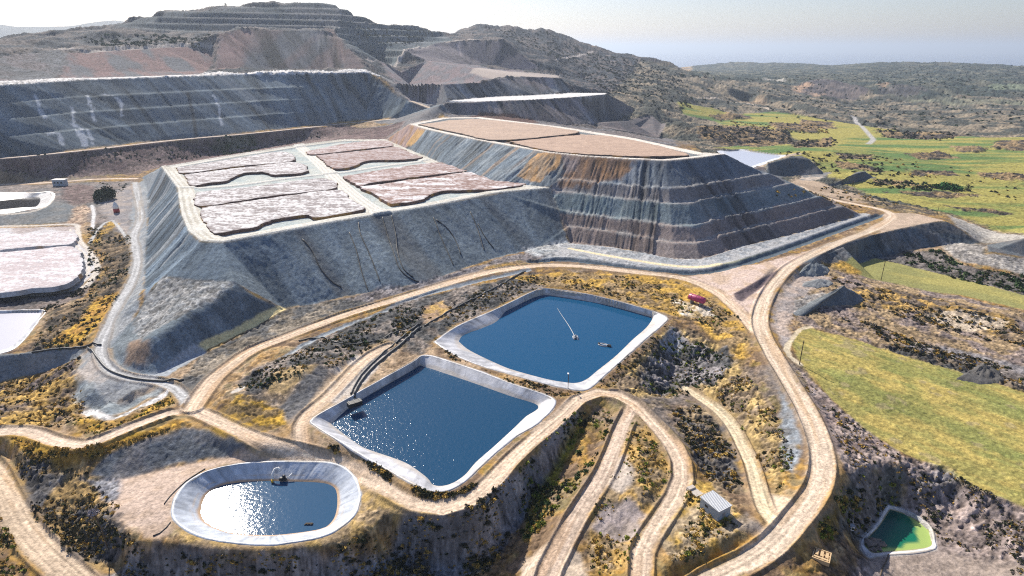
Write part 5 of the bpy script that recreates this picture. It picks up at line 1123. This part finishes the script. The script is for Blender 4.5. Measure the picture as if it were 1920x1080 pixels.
# shore pump of the back pond with its lamp mast
ax, ay, az_ = spot(1060, 722)
e = empty('shore_pump', (ax, ay, az_-.3), 'black shore pump on the near edge of the back pond', 'pump')
m = MB(); m.lathe([(.8, 0), (.8, .9), (.5, 1.2)], seg=14); m.box((.9, 0, .4), (.9, .7, .7)); m.build('body', M_BLACK, e)
m = MB(); m.tube([(-.6, .4, .4), (-1.0, 1.5, -.3), (-1.2, 2.6, -1.6)], .14); m.build('suction_pipe', M_PIPE, e, True)
def pole(px, py, top, label, r=.13, kind='pole', lamp=False):
    ax, ay, az_ = spot(px, py); d = math.hypot(ax, ay)
    h = und(px, top, d)[2]-az_
    e = empty('pole', (ax, ay, az_-.2), label, 'pole', 'poles of the mine')
    m = MB(); m.tube([(0, 0, 0), (0, 0, h*.5), (0.05, 0, h)], r, 8, r1=r*.7); m.build('shaft', M_WOOD, e)
    if lamp:
        m = MB(); m.box((-.1, .1, h+.1), (.5, .9, .12)); m.build('panel', M_STEEL, e)
    else:
        m = MB(); m.box((0, 0, h-.35), (1.0, .1, .1)); m.box((0.02, 0, h+.05), (.2, .2, .1)); m.build('crossarm', M_WOOD, e)
pole(1065, 728, 700, 'dark mast with small panel at the near edge of the back pond', .14, lamp=True)
pole(1499, 683, 637, 'dark wooden pole at the corner of the yellow field', .2)
pole(1652, 525, 488, 'thin pole at the edge of the narrow olive field', .2)
pole(1304, 908, 866, 'thin dark pole behind the ribbed-roof shed', .13)
pole(1757, 402, 386, 'short pole at the far tip of the haul road bend', .2)
# gravel heaps beside the bend
def heap(apex, base, h, label, col, seed, sharp=.72):
    c = hit(*apex); b = hits(base); n = 72; rings = 12
    cen = b[:, :2].mean(0); ap = np.array([c[0], c[1]])
    q = resample(np.vstack([b, b[:1]]), 1.0)[:-1]; a0 = np.linspace(0, len(q), n, endpoint=False).astype(int); q = q[a0]
    V, T = [], []
    for k in range(rings+1):
        t = k/rings
        for i in range(n):
            p = q[i, :2]*t+ap*(1-t); hh = h*(1-t)**sharp if t < 1 else 0
            nn = float(fbm(np.array([p[0]]), np.array([p[1]]), 1.8, 3, seed)[0]); V.append((p[0], p[1], gz(p[0], p[1])*1.0+hh*(1+.05*nn)+.25*nn*t-(.3 if k == rings else 0)))
    for k in range(rings):
        for i in range(n): T.append((k*n+i, k*n+(i+1) % n, (k+1)*n+(i+1) % n, (k+1)*n+i))
    V = np.array(V); cc = np.asarray(col)*(1+.35*fbm(V[:, 0], V[:, 1], 2.5, 3, seed+1))[:, None]
    org = np.array([ap[0], ap[1], gz(*ap)])
    return tag(raw_mesh('gravel_heap', V, np.array(T), M_CRUST, np.clip(cc, .02, .9), None, True, org), label, 'gravel heap', 'gravel heaps by the road bend')
heap((1578,560), [(1483,588),(1520,565),(1570,548),(1622,560),(1600,572),(1540,576),(1500,595)], 6.0, 'pointed dark gravel heap on the right of the haul road', (.15,.165,.175), 601, 1.1)
heap((1525,505), [(1495,518),(1512,500),(1548,498),(1556,512),(1530,519)], 3.2, 'grey gravel heap tucked under the embankment by the bend', (.19,.21,.22), 611, .9)
heap((1535,530), [(1500,538),(1512,528),(1545,524),(1565,532),(1540,540)], 1.8, 'low pale-sided gravel heap between the two larger ones', (.22,.23,.235), 621, .9)
heap((1845,695), [(1790,712),(1825,690),(1860,690),(1885,712),(1850,722)], 2.3, 'dark mound at the far edge of the yellow field', (.11,.105,.10), 631, .9)
# boulders in the green pond and stones in the oval pond edge
def rock(name, x, y, z, r, label, group, seed, col):
    bm = bmesh.new(); bmesh.ops.create_icosphere(bm, subdivisions=2, radius=r)
    for v in bm.verts:
        n = v.co.normalized(); k = 1+.28*math.sin(n.x*4+seed)+.2*math.sin(n.y*7+seed*2)+.15*math.sin(n.z*9+seed*3); v.co = Vector((n.x*k*1.2, n.y*k, n.z*k*.75))*r
    me = bpy.data.meshes.new(name); bm.to_mesh(me); bm.free(); me.materials.append(mat('rock_'+str(seed), col, .95, bump=.5))
    o = bpy.data.objects.new(name, me); COL.objects.link(o); o.location = (x, y, z); return tag(o, label, 'rock', group)
for i, (px, py, r) in enumerate([(1632,1020,1.3),(1641,1016,1.0),(1652,1022,.8),(1637,1032,.7),(1648,1030,.6)]):
    q = un(px, py, -12.3); rock('rock', q[0], q[1], -12.1, r, 'brown rock lying in the left corner of the green pond', 'rocks in the green pond', 3+i, (.22,.18,.15))
print("things", round(time.time()-T0, 1))

# ------------------------------------------------------------------ plants
def leaf_cloud(n, r, h, seed, size, squash=1.0):
    """n small leaf faces spread through a lumpy crown of radius r and height h"""
    g = np.random.default_rng(seed)
    lob = g.normal(size=(5, 3)); lob /= np.linalg.norm(lob, axis=1)[:, None]; lob[:, 2] = np.abs(lob[:, 2])*.8; lob *= .45*g.uniform(.6, 1.1, (5, 1))
    k = g.integers(0, 5, n); d = g.normal(size=(n, 3)); d /= np.linalg.norm(d, axis=1)[:, None]
    p = lob[k]+d*(g.uniform(.35, 1, n)**.5*.58)[:, None]
    p[:, 2] = np.abs(p[:, 2]); p *= np.array([r, r, h])
    a = g.normal(size=(n, 3)); a /= np.linalg.norm(a, axis=1)[:, None]; b = np.cross(a, g.normal(size=(n, 3))); b /= np.linalg.norm(b, axis=1)[:, None]
    s = size*g.uniform(.6, 1.4, n)[:, None]
    V = np.stack([p-a*s-b*s*.6, p+a*s-b*s*.6, p+a*s*.5+b*s*.9], 1).reshape(-1, 3)
    return V, np.arange(n*3).reshape(-1, 3)
KIND = {'dark': ((.050,.058,.026), .35), 'black': ((.042,.045,.030), .35), 'gold': ((.44,.29,.075), .35), 'lime': ((.20,.23,.035), .35), 'green': ((.055,.095,.035), .35), 'ash': ((.15,.135,.11), .3), 'straw': ((.42,.33,.17), .3)}
ZONES = [  # outline, number, radius range, kinds, phrase
 ([(190,965),(262,1018),(325,1024),(370,1032),(480,1036),(500,1085),(200,1085),(110,1020),(120,960)], 420, (.35,.9), 'dark black black gold ash', 'on the slope below the oval pond, towards the left'),
 ([(480,1036),(605,1031),(705,987),(755,974),(760,1085),(500,1085)], 260, (.35,.85), 'black dark gold', 'on the slope below the right end of the oval pond'),
 ([(755,974),(830,977),(920,932),(960,897),(980,985),(900,1085),(760,1085)], 340, (.4,1.0), 'black black dark gold ash', 'on the dark slope under the pale curving road'),
 ([(960,897),(1050,802),(1080,778),(1150,760),(1150,800),(1100,900),(1010,1000),(960,1000)], 300, (.4,1.0), 'black dark green lime', 'in the hollow between the pale road and the forking road'),
 ([(1085,800),(1100,795),(1060,880),(1010,1000),(985,1020),(1000,940)], 130, (.4,.9), 'lime green gold', 'on the yellow-green strip beside the forking road'),
 ([(20,845),(60,850),(180,900),(220,950),(180,1080),(130,1060),(60,960)], 260, (.35,.85), 'black dark gold ash', 'on the slope above the bottom left road'),
 ([(-20,905),(20,960),(60,1020),(110,1085),(-20,1085)], 120, (.35,.8), 'dark gold lime', 'in the bottom left corner'),
 ([(10,818),(110,842),(200,838),(340,796),(280,818),(180,860),(60,862)], 240, (.35,.75), 'gold gold gold dark', 'on the golden verge under the pale left road'),
 ([(0,722),(100,694),(150,668),(160,735),(130,800),(0,800)], 300, (.4,.9), 'black dark gold gold', 'on the rough ground left of the small pale basin'),
 ([(135,778),(205,795),(320,745),(330,756),(200,812),(140,815)], 120, (.35,.7), 'gold dark lime', 'on the golden rim of the small pale basin'),
 ([(165,425),(245,445),(250,490),(215,575),(150,650),(60,660),(90,590),(165,560)], 520, (.5,1.2), 'black dark green gold', 'on the bushy slope left of the whitish climbing road'),
 ([(185,340),(245,345),(215,370),(180,385)], 40, (.6,1.4), 'dark green', 'beside the far-left cabin'),
 ([(440,722),(560,657),(650,615),(760,568),(800,575),(760,640),(700,650),(620,690),(560,700),(470,740)], 520, (.45,1.1), 'black dark dark gold green', 'on the bushy slope left of the back pond'),
 ([(800,600),(860,560),(940,530),(1000,515),(1030,532),(1000,544),(930,574),(860,603),(815,638)], 260, (.45,1.0), 'black dark gold', 'above the upper left edge of the back pond'),
 ([(960,520),(1200,518),(1300,545),(1390,600),(1400,640),(1300,605),(1255,588),(1110,546),(1020,535)], 420, (.4,1.0), 'gold gold dark black lime', 'on the golden ground between the back pond and the haul road'),
 ([(815,645),(900,690),(960,708),(1090,738),(1040,745),(960,718),(850,676)], 130, (.35,.75), 'gold dark black', 'on the strip between the two big ponds'),
 ([(590,800),(640,834),(742,893),(800,922),(850,925),(920,895),(1040,775),(1050,785),(930,900),(850,940),(790,935),(700,890),(600,830)], 260, (.35,.8), 'gold dark black', 'along the rim road of the front pond'),
 ([(1262,615),(1345,660),(1375,680),(1340,725),(1215,738),(1195,705),(1235,650)], 320, (.45,1.1), 'black dark green lime', 'in the dark gully right of the back pond'),
 ([(1100,735),(1251,605),(1262,612),(1190,690),(1125,740)], 100, (.35,.8), 'black dark gold', 'on the right rim of the back pond'),
 ([(1260,770),(1310,760),(1385,850),(1392,925),(1330,905),(1285,830)], 330, (.45,1.0), 'black ash dark gold', 'on the dark bank left of the straw coloured track'),
 ([(1395,690),(1450,760),(1490,860),(1465,925),(1420,860),(1380,780),(1340,735)], 240, (.4,.9), 'gold dark lime ash', 'between the straw coloured track and the main haul road'),
 ([(1195,775),(1258,880),(1230,960),(1180,1070),(1110,1080),(1100,1000),(1165,830)], 200, (.35,.8), 'gold gold dark lime', 'on the island between the two lower roads'),
 ([(1270,910),(1320,935),(1390,990),(1330,1030),(1262,1056),(1240,1000)], 170, (.35,.8), 'gold gold lime dark', 'on the golden ground below the ribbed-roof shed'),
 ([(1592,888),(1690,872),(1690,945),(1640,980),(1560,1000),(1548,968)], 110, (.4,1.0), 'dark gold lime black', 'on the shaded bank above the green pond'),
 ([(1535,985),(1570,935),(1590,940),(1560,1010),(1530,1010)], 60, (.5,.9), 'gold lime dark', 'on the verge left of the green pond'),
 ([(1700,880),(1760,875),(1920,960),(1920,1085),(1760,1010)], 330, (.3,.8), 'ash dark black ash', 'on the rubble right of the green pond'),
 ([(1490,695),(1560,760),(1680,848),(1690,865),(1600,880),(1555,810)], 130, (.35,.8), 'ash dark gold', 'on the pinkish bank between the haul road and the yellow field'),
 ([(1560,600),(1700,660),(1850,706),(1920,728),(1920,690),(1750,650),(1600,590)], 420, (.5,1.3), 'black ash dark gold', 'on the scrubby strip behind the yellow field'),
 ([(1560,520),(1660,545),(1800,575),(1920,610),(1920,650),(1700,600),(1570,560)], 420, (.5,1.3), 'gold ash black dark', 'in the scrub between the yellow field and the olive field'),
 ([(1690,472),(1760,470),(1800,492),(1920,520),(1920,550),(1800,525),(1700,495)], 260, (.8,2.0), 'green dark green', 'in the green hollow below the embankment'),
 ([(30,600),(80,590),(150,560),(190,505),(180,490),(170,530),(120,560)], 90, (.5,1.1), 'dark black', 'on the bank above the pale pond'),
]
FAR = [
 ([(1250,130),(1930,115),(1930,245),(1640,240),(1500,222),(1280,195)], 1700, (2.0,4.5), 'black dark green'),
 ([(1300,232),(1480,250),(1490,268),(1320,262)], 350, (1.5,3.0), 'black ash'),
 ([(1640,240),(1840,252),(1760,264),(1660,258)], 200, (1.5,3.0), 'black dark'),
 ([(1500,262),(1570,262),(1565,275),(1490,276)], 120, (1.4,2.6), 'black'),
 ([(1620,340),(1730,340),(1800,360),(1660,356)], 140, (1.2,2.4), 'black green'),
 ([(1440,286),(1640,300),(1700,330),(1560,325)], 120, (1.2,2.2), 'black dark'),
 ([(1100,100),(1200,112),(1280,140),(1300,200),(1240,215),(1160,180),(1080,140)], 900, (1.8,3.6), 'black dark'),
 ([(900,52),(1030,60),(1090,95),(1080,130),(1010,100),(950,72)], 320, (1.8,3.4), 'black dark'),
 ([(150,70),(300,60),(400,66),(390,90),(200,92)], 260, (1.6,3.2), 'black dark green'),
 ([(640,30),(760,45),(830,62),(760,85),(680,70)], 260, (1.6,3.0), 'dark black'),
 ([(1340,225),(1540,235),(1560,252),(1400,246)], 160, (1.2,2.6), 'black gold'),
 ([(1560,280),(1930,330),(1930,400),(1700,330)], 70, (1.0,2.2), 'black gold dark'),
 ([(1400,380),(1640,388),(1700,386),(1560,345),(1480,345)], 150, (.8,1.6), 'gold dark'),
 ([(390,270),(480,258),(470,285),(400,290)], 60, (1.2,2.6), 'dark green'),
 ([(0,310),(390,270),(600,245),(600,262),(300,305),(0,335)], 140, (.8,1.6), 'dark black'),
]
PTS = []
def sample(poly, n, fn):
    xy = hits(poly)[:, :2]; x0, y0 = xy.min(0); x1, y1 = xy.max(0); got = 0; tries = 0
    while got < n and tries < 60:
        tries += 1
        q = np.c_[rng.uniform(x0, x1, n*2), rng.uniform(y0, y1, n*2)]
        d, _ = poly_sdf(q[:, 0], q[:, 1], xy); cl = fbm(q[:, 0], q[:, 1], 7, 2, 900)
        q = q[(d < 0) & (cl*1.6+rng.uniform(-.5, .5, len(q)) > -.08)]
        for p in q[:n-got]:
            r = math.hypot(*p); a = math.atan2(p[0], p[1])
            if not (-.94 < a < .94 and 60 < r < 4900): continue
            i = int(np.searchsorted(RS, r))-1; j = int((a-AZ[0])/(AZ[1]-AZ[0])); lb = LAB[i, j]
            if lb >= 20 and lb < 60: continue
            fn(p, r); got += 1
for zi, (poly, n, (r0, r1), kinds, phrase) in enumerate(ZONES):
    kk = kinds.split()
    sample(poly, int(n*(.95 if 'slope below' in phrase or 'dark slope' in phrase or 'rubble' in phrase else 1.2)), lambda p, r: PTS.append((p[0], p[1], rng.uniform(0, 1)**2.4*(r1*1.2-r0)+r0*.9, kk[rng.integers(0, len(kk))], zi, r)))
    sample(poly, int(n*.5), lambda p, r: PTS.append((p[0], p[1], rng.uniform(.25, .5), 'gold' if rng.uniform() < .7 else 'straw', zi, r)))
for poly, n, (r0, r1), kinds in FAR:
    kk = kinds.split()
    sample(poly, n, lambda p, r: PTS.append((p[0], p[1], rng.uniform(r0, r1), kk[rng.integers(0, len(kk))], -1, r)))
PTS.sort(key=lambda t: -t[2]/t[5] if t[4] >= 0 else 1)
# the largest ones are bushes of their own
WORD = {'dark': 'dark olive bush', 'black': 'blackish green bush', 'gold': 'golden dry bush', 'lime': 'yellow-green bush', 'green': 'green bush', 'ash': 'grey-brown bush', 'straw': 'straw coloured bush'}
def inview(t):
    z = gz(t[0], t[1]); x, y, zz = t[0], t[1], z-CH
    fw = y*CP-zz*SP; up = y*SP+zz*CP
    return fw > 0 and abs(x/fw*F) < 950 and -530 < up/fw*F < 540
NBIG = 270; big = []; rest = []
for t in PTS: (big if len(big) < NBIG and t[4] >= 0 and inview(t) else rest).append(t)
PROTO = {}
for k, (c, var) in KIND.items():
    for v in range(2):
        V, Fc = leaf_cloud(130, 1.0, .85, hash(k) % 7+v*13+3 if False else (list(KIND).index(k)*17+v*5+3), .17)
        g = np.random.default_rng(v+5); cc = np.repeat(np.array(c)[None]*g.uniform(.6, 1.5, (len(Fc), 1)), 3, 0)
        me = raw_mesh('bush', V, Fc, M_LEAF, cc, None, False); PROTO[(k, v)] = me
used = set()
for i, t in enumerate(big):
    key = (t[3], i % 2); src = PROTO[key]
    o = src if key not in used else src.copy()
    if key in used: COL.objects.link(o)
    used.add(key)
    o.location = (t[0], t[1], gz(t[0], t[1])-.12*t[2]); s = t[2]*1.15; o.scale = (s, s*random.uniform(.85, 1.15), s*random.uniform(.8, 1.15)); o.rotation_euler = (0, 0, random.uniform(0, 6.28))
    ph = ZONES[t[4]][4]
    tag(o, f"{WORD[t[3]]} {ph}", 'bush', f"{WORD[t[3]]}es {ph}")
for key, o in PROTO.items():
    if key not in used: bpy.data.objects.remove(o)
# everything smaller is one mass of scrub
tv, tc = [], []
TPL = [leaf_cloud(22, 1.0, .8, 50+i, .34)[0] for i in range(6)]; TPF = [leaf_cloud(14, 1.0, .8, 70+i, .46)[0] for i in range(4)]
for t in rest:
    T_ = TPF[rng.integers(0, 4)] if t[4] < 0 else TPL[rng.integers(0, 6)]
    a = rng.uniform(0, 6.28); ca, sa = math.cos(a), math.sin(a); s = t[2]
    V = T_*s; V = np.c_[V[:, 0]*ca-V[:, 1]*sa+t[0], V[:, 0]*sa+V[:, 1]*ca+t[1], V[:, 2]+gz(t[0], t[1])-.1*s]
    tv.append(V); c = np.array(KIND[t[3]][0])
    tc.append(np.repeat(c[None]*rng.uniform(.55, 1.5, (len(V)//3, 1)), 3, 0))
tv = np.vstack(tv); tc = np.vstack(tc)
tag(raw_mesh('scrub', tv, np.arange(len(tv)).reshape(-1, 3), M_LEAF, tc, None, False), 'dry scrub scattered over the slopes', None, None, 'stuff')
print("bushes", len(big), len(rest), round(time.time()-T0, 1))
def tree(px, py, h, r, label, n=1500, col=(.035,.05,.025), group='trees by the mine'):
    x, y, z = spot(px, py); e = empty('tree', (x, y, z-.1), label, 'tree', group)
    m = MB(); m.tube([(0, 0, 0), (.1, 0, h*.3), (.05, .1, h*.7)], .06*h*.6, 8, r1=.03*h)
    for a in range(5):
        an = a*1.26+.4; m.tube([(.08, 0, h*(.28+.06*a)), (r*.35*math.cos(an), r*.35*math.sin(an), h*.55), (r*.7*math.cos(an), r*.7*math.sin(an), h*.72)], .022*h, 6, r1=.008*h)
    m.build('trunk', M_WOOD, e)
    V, Fc = leaf_cloud(n, r, h*.8, int(px), r*.09); V[:, 2] += h*.10
    cc = np.repeat(np.array(col)[None]*rng.uniform(.5, 1.6, (len(Fc), 1)), 3, 0)
    o = raw_mesh('crown', V, Fc, M_LEAF, cc, None, False); o.parent = e
s = px_size(197, 370); tree(197, 374, 27*s, 19*s, 'round dark green tree standing by the grey yard at the left')
s = px_size(1765, 352); tree(1775, 353, 9*s, 22*s, 'wide bright green tree clump in the green fields', 900, (.03,.10,.025))
s = px_size(1813, 360); tree(1813, 358, 16*s, 6*s, 'thin small tree standing in the green fields near the right edge', 300)
s = px_size(1592, 345); tree(1598, 349, 12*s, 4*s, 'thin dark tree beside the far gravel bank', 200)
s = px_size(1470, 65); tree(423, 12, 9, 3.5, 'lone bush-like tree on the highest hilltop', 200)
# flowering stalk on the lower left slope
x, y, z = spot(202, 1028); hh = und(193, 955, math.hypot(x, y))[2]-z
e = empty('flowering_tree', (x, y, z-.2), 'dark thin-stemmed tree with a pale tuft on the lower left slope', 'tree', 'trees by the mine')
m = MB(); m.tube([(0, 0, 0), (-.15, 0, hh*.5), (-.75, 0, hh)], .16, 8, r1=.09); m.build('trunk', M_WOOD, e)
V, Fc = leaf_cloud(260, 1.3, 1.6, 3, .2); V += np.array([-.9, 0, hh-.4]); cc = np.repeat(np.array([.42,.38,.40])[None]*rng.uniform(.3, 1.3, (len(Fc), 1)), 3, 0)
o = raw_mesh('crown', V, Fc, M_LEAF, cc, None, False); o.parent = e

# ------------------------------------------------------------------ sea, far range, sky, sun, air
a = np.radians(np.linspace(-62, 62, 120)); rr = np.array([4300, 8000, 20000, 46000.])
SV = np.array([(r*math.sin(t), r*math.cos(t), -62) for r in rr for t in a]); n = len(a)
SQ = np.array([(k*n+i, k*n+i+1, (k+1)*n+i+1, (k+1)*n+i) for k in range(3) for i in range(n-1)])
tag(raw_mesh('sea', SV, SQ, water('sea_water', (.02,.065,.14), .3, .02, .3, 1.0), None, None, True), None, None, None, 'structure')
sk = [(-400,70),(-250,58),(-120,52),(0,46),(30,50),(60,50),(130,49),(160,44),(190,40),(215,38),(260,45),(330,60),(420,80)]
top = resample(np.array([und(x, y, 5200) for x, y in sk]), 40); n = len(top); rows = []
for k, (f, dz) in enumerate(((.86, 0), (.9, .35), (.95, .75), (1, 1), (1.06, .8), (1.15, 0))):
    q = top.copy(); q[:, :2] *= f; q[:, 2] = -70+(top[:, 2]+70)*dz+40*fbm(q[:, 0], q[:, 1], 320, 4, 8+k)*(0 if k in (0, 3, 5) else 1); rows.append(q)
V = np.vstack(rows); Q = np.array([(k*n+i, k*n+i+1, (k+1)*n+i+1, (k+1)*n+i) for k in range(5) for i in range(n-1)])
tag(raw_mesh('hills', V, Q, mat('far_range', (.14,.14,.13), .95, spec=.1, var=.3, scale=.01), None, None, True), None, None, None, 'structure')

w = bpy.data.worlds.new("World"); sc.world = w; w.use_nodes = True; nt = w.node_tree; bg = nt.nodes["Background"]
sky = nt.nodes.new("ShaderNodeTexSky"); sky.sky_type = 'NISHITA'; sky.sun_disc = False
sky.sun_elevation = math.radians(SUN_EL); sky.sun_rotation = math.radians(SUN_AZ); sky.altitude = 100; sky.air_density = 1.0; sky.dust_density = .9; sky.ozone_density = 3.0
tn = nt.nodes.new('ShaderNodeVectorMath'); tn.operation = 'MULTIPLY'; tn.inputs[1].default_value = (1.05,.97,1.03); nt.links.new(sky.outputs[0], tn.inputs[0]); nt.links.new(tn.outputs[0], bg.inputs[0]); bg.inputs[1].default_value = .082
ld = bpy.data.lights.new("sun", 'SUN'); lo = bpy.data.objects.new("sun", ld); COL.objects.link(lo)
ld.energy = 4.9; ld.angle = math.radians(.5); ld.color = (1.0, .93, .82)
az, el = math.radians(SUN_AZ), math.radians(SUN_EL)
lo.rotation_euler = Vector((math.sin(az)*math.cos(el), math.cos(az)*math.cos(el), math.sin(el))).to_track_quat('Z', 'Y').to_euler()
lo.location = (0, 0, 400)
HAZE = 8.5e-5
if HAZE:
    bm = bmesh.new(); bmesh.ops.create_cube(bm, size=1)
    me = bpy.data.meshes.new('haze'); bm.to_mesh(me); bm.free()
    o = bpy.data.objects.new('haze', me); COL.objects.link(o); o.scale = (110000, 110000, 480); o.location = (0, 0, 240-142)
    m = bpy.data.materials.new('haze'); m.use_nodes = True; nt = m.node_tree; nt.nodes.remove(nt.nodes["Principled BSDF"])
    pv = nt.nodes.new("ShaderNodeVolumePrincipled"); pv.inputs["Color"].default_value = (.74,.85,1.0,1); pv.inputs["Density"].default_value = HAZE; pv.inputs["Anisotropy"].default_value = .4
    nt.links.new(pv.outputs[0], nt.nodes["Material Output"].inputs["Volume"]); me.materials.append(m); tag(o, None, None, None, 'stuff')
vs = sc.view_settings; vs.view_transform = 'Standard'; vs.look = 'None'; vs.exposure = 0.55; vs.gamma = 1.0
sc.cycles.use_denoising = False; sc.cycles.filter_width = 1.15; sc.cycles.max_bounces = 6; sc.cycles.diffuse_bounces = 2; sc.cycles.glossy_bounces = 2; sc.cycles.volume_bounces = 0
print("total", round(time.time()-T0, 1))
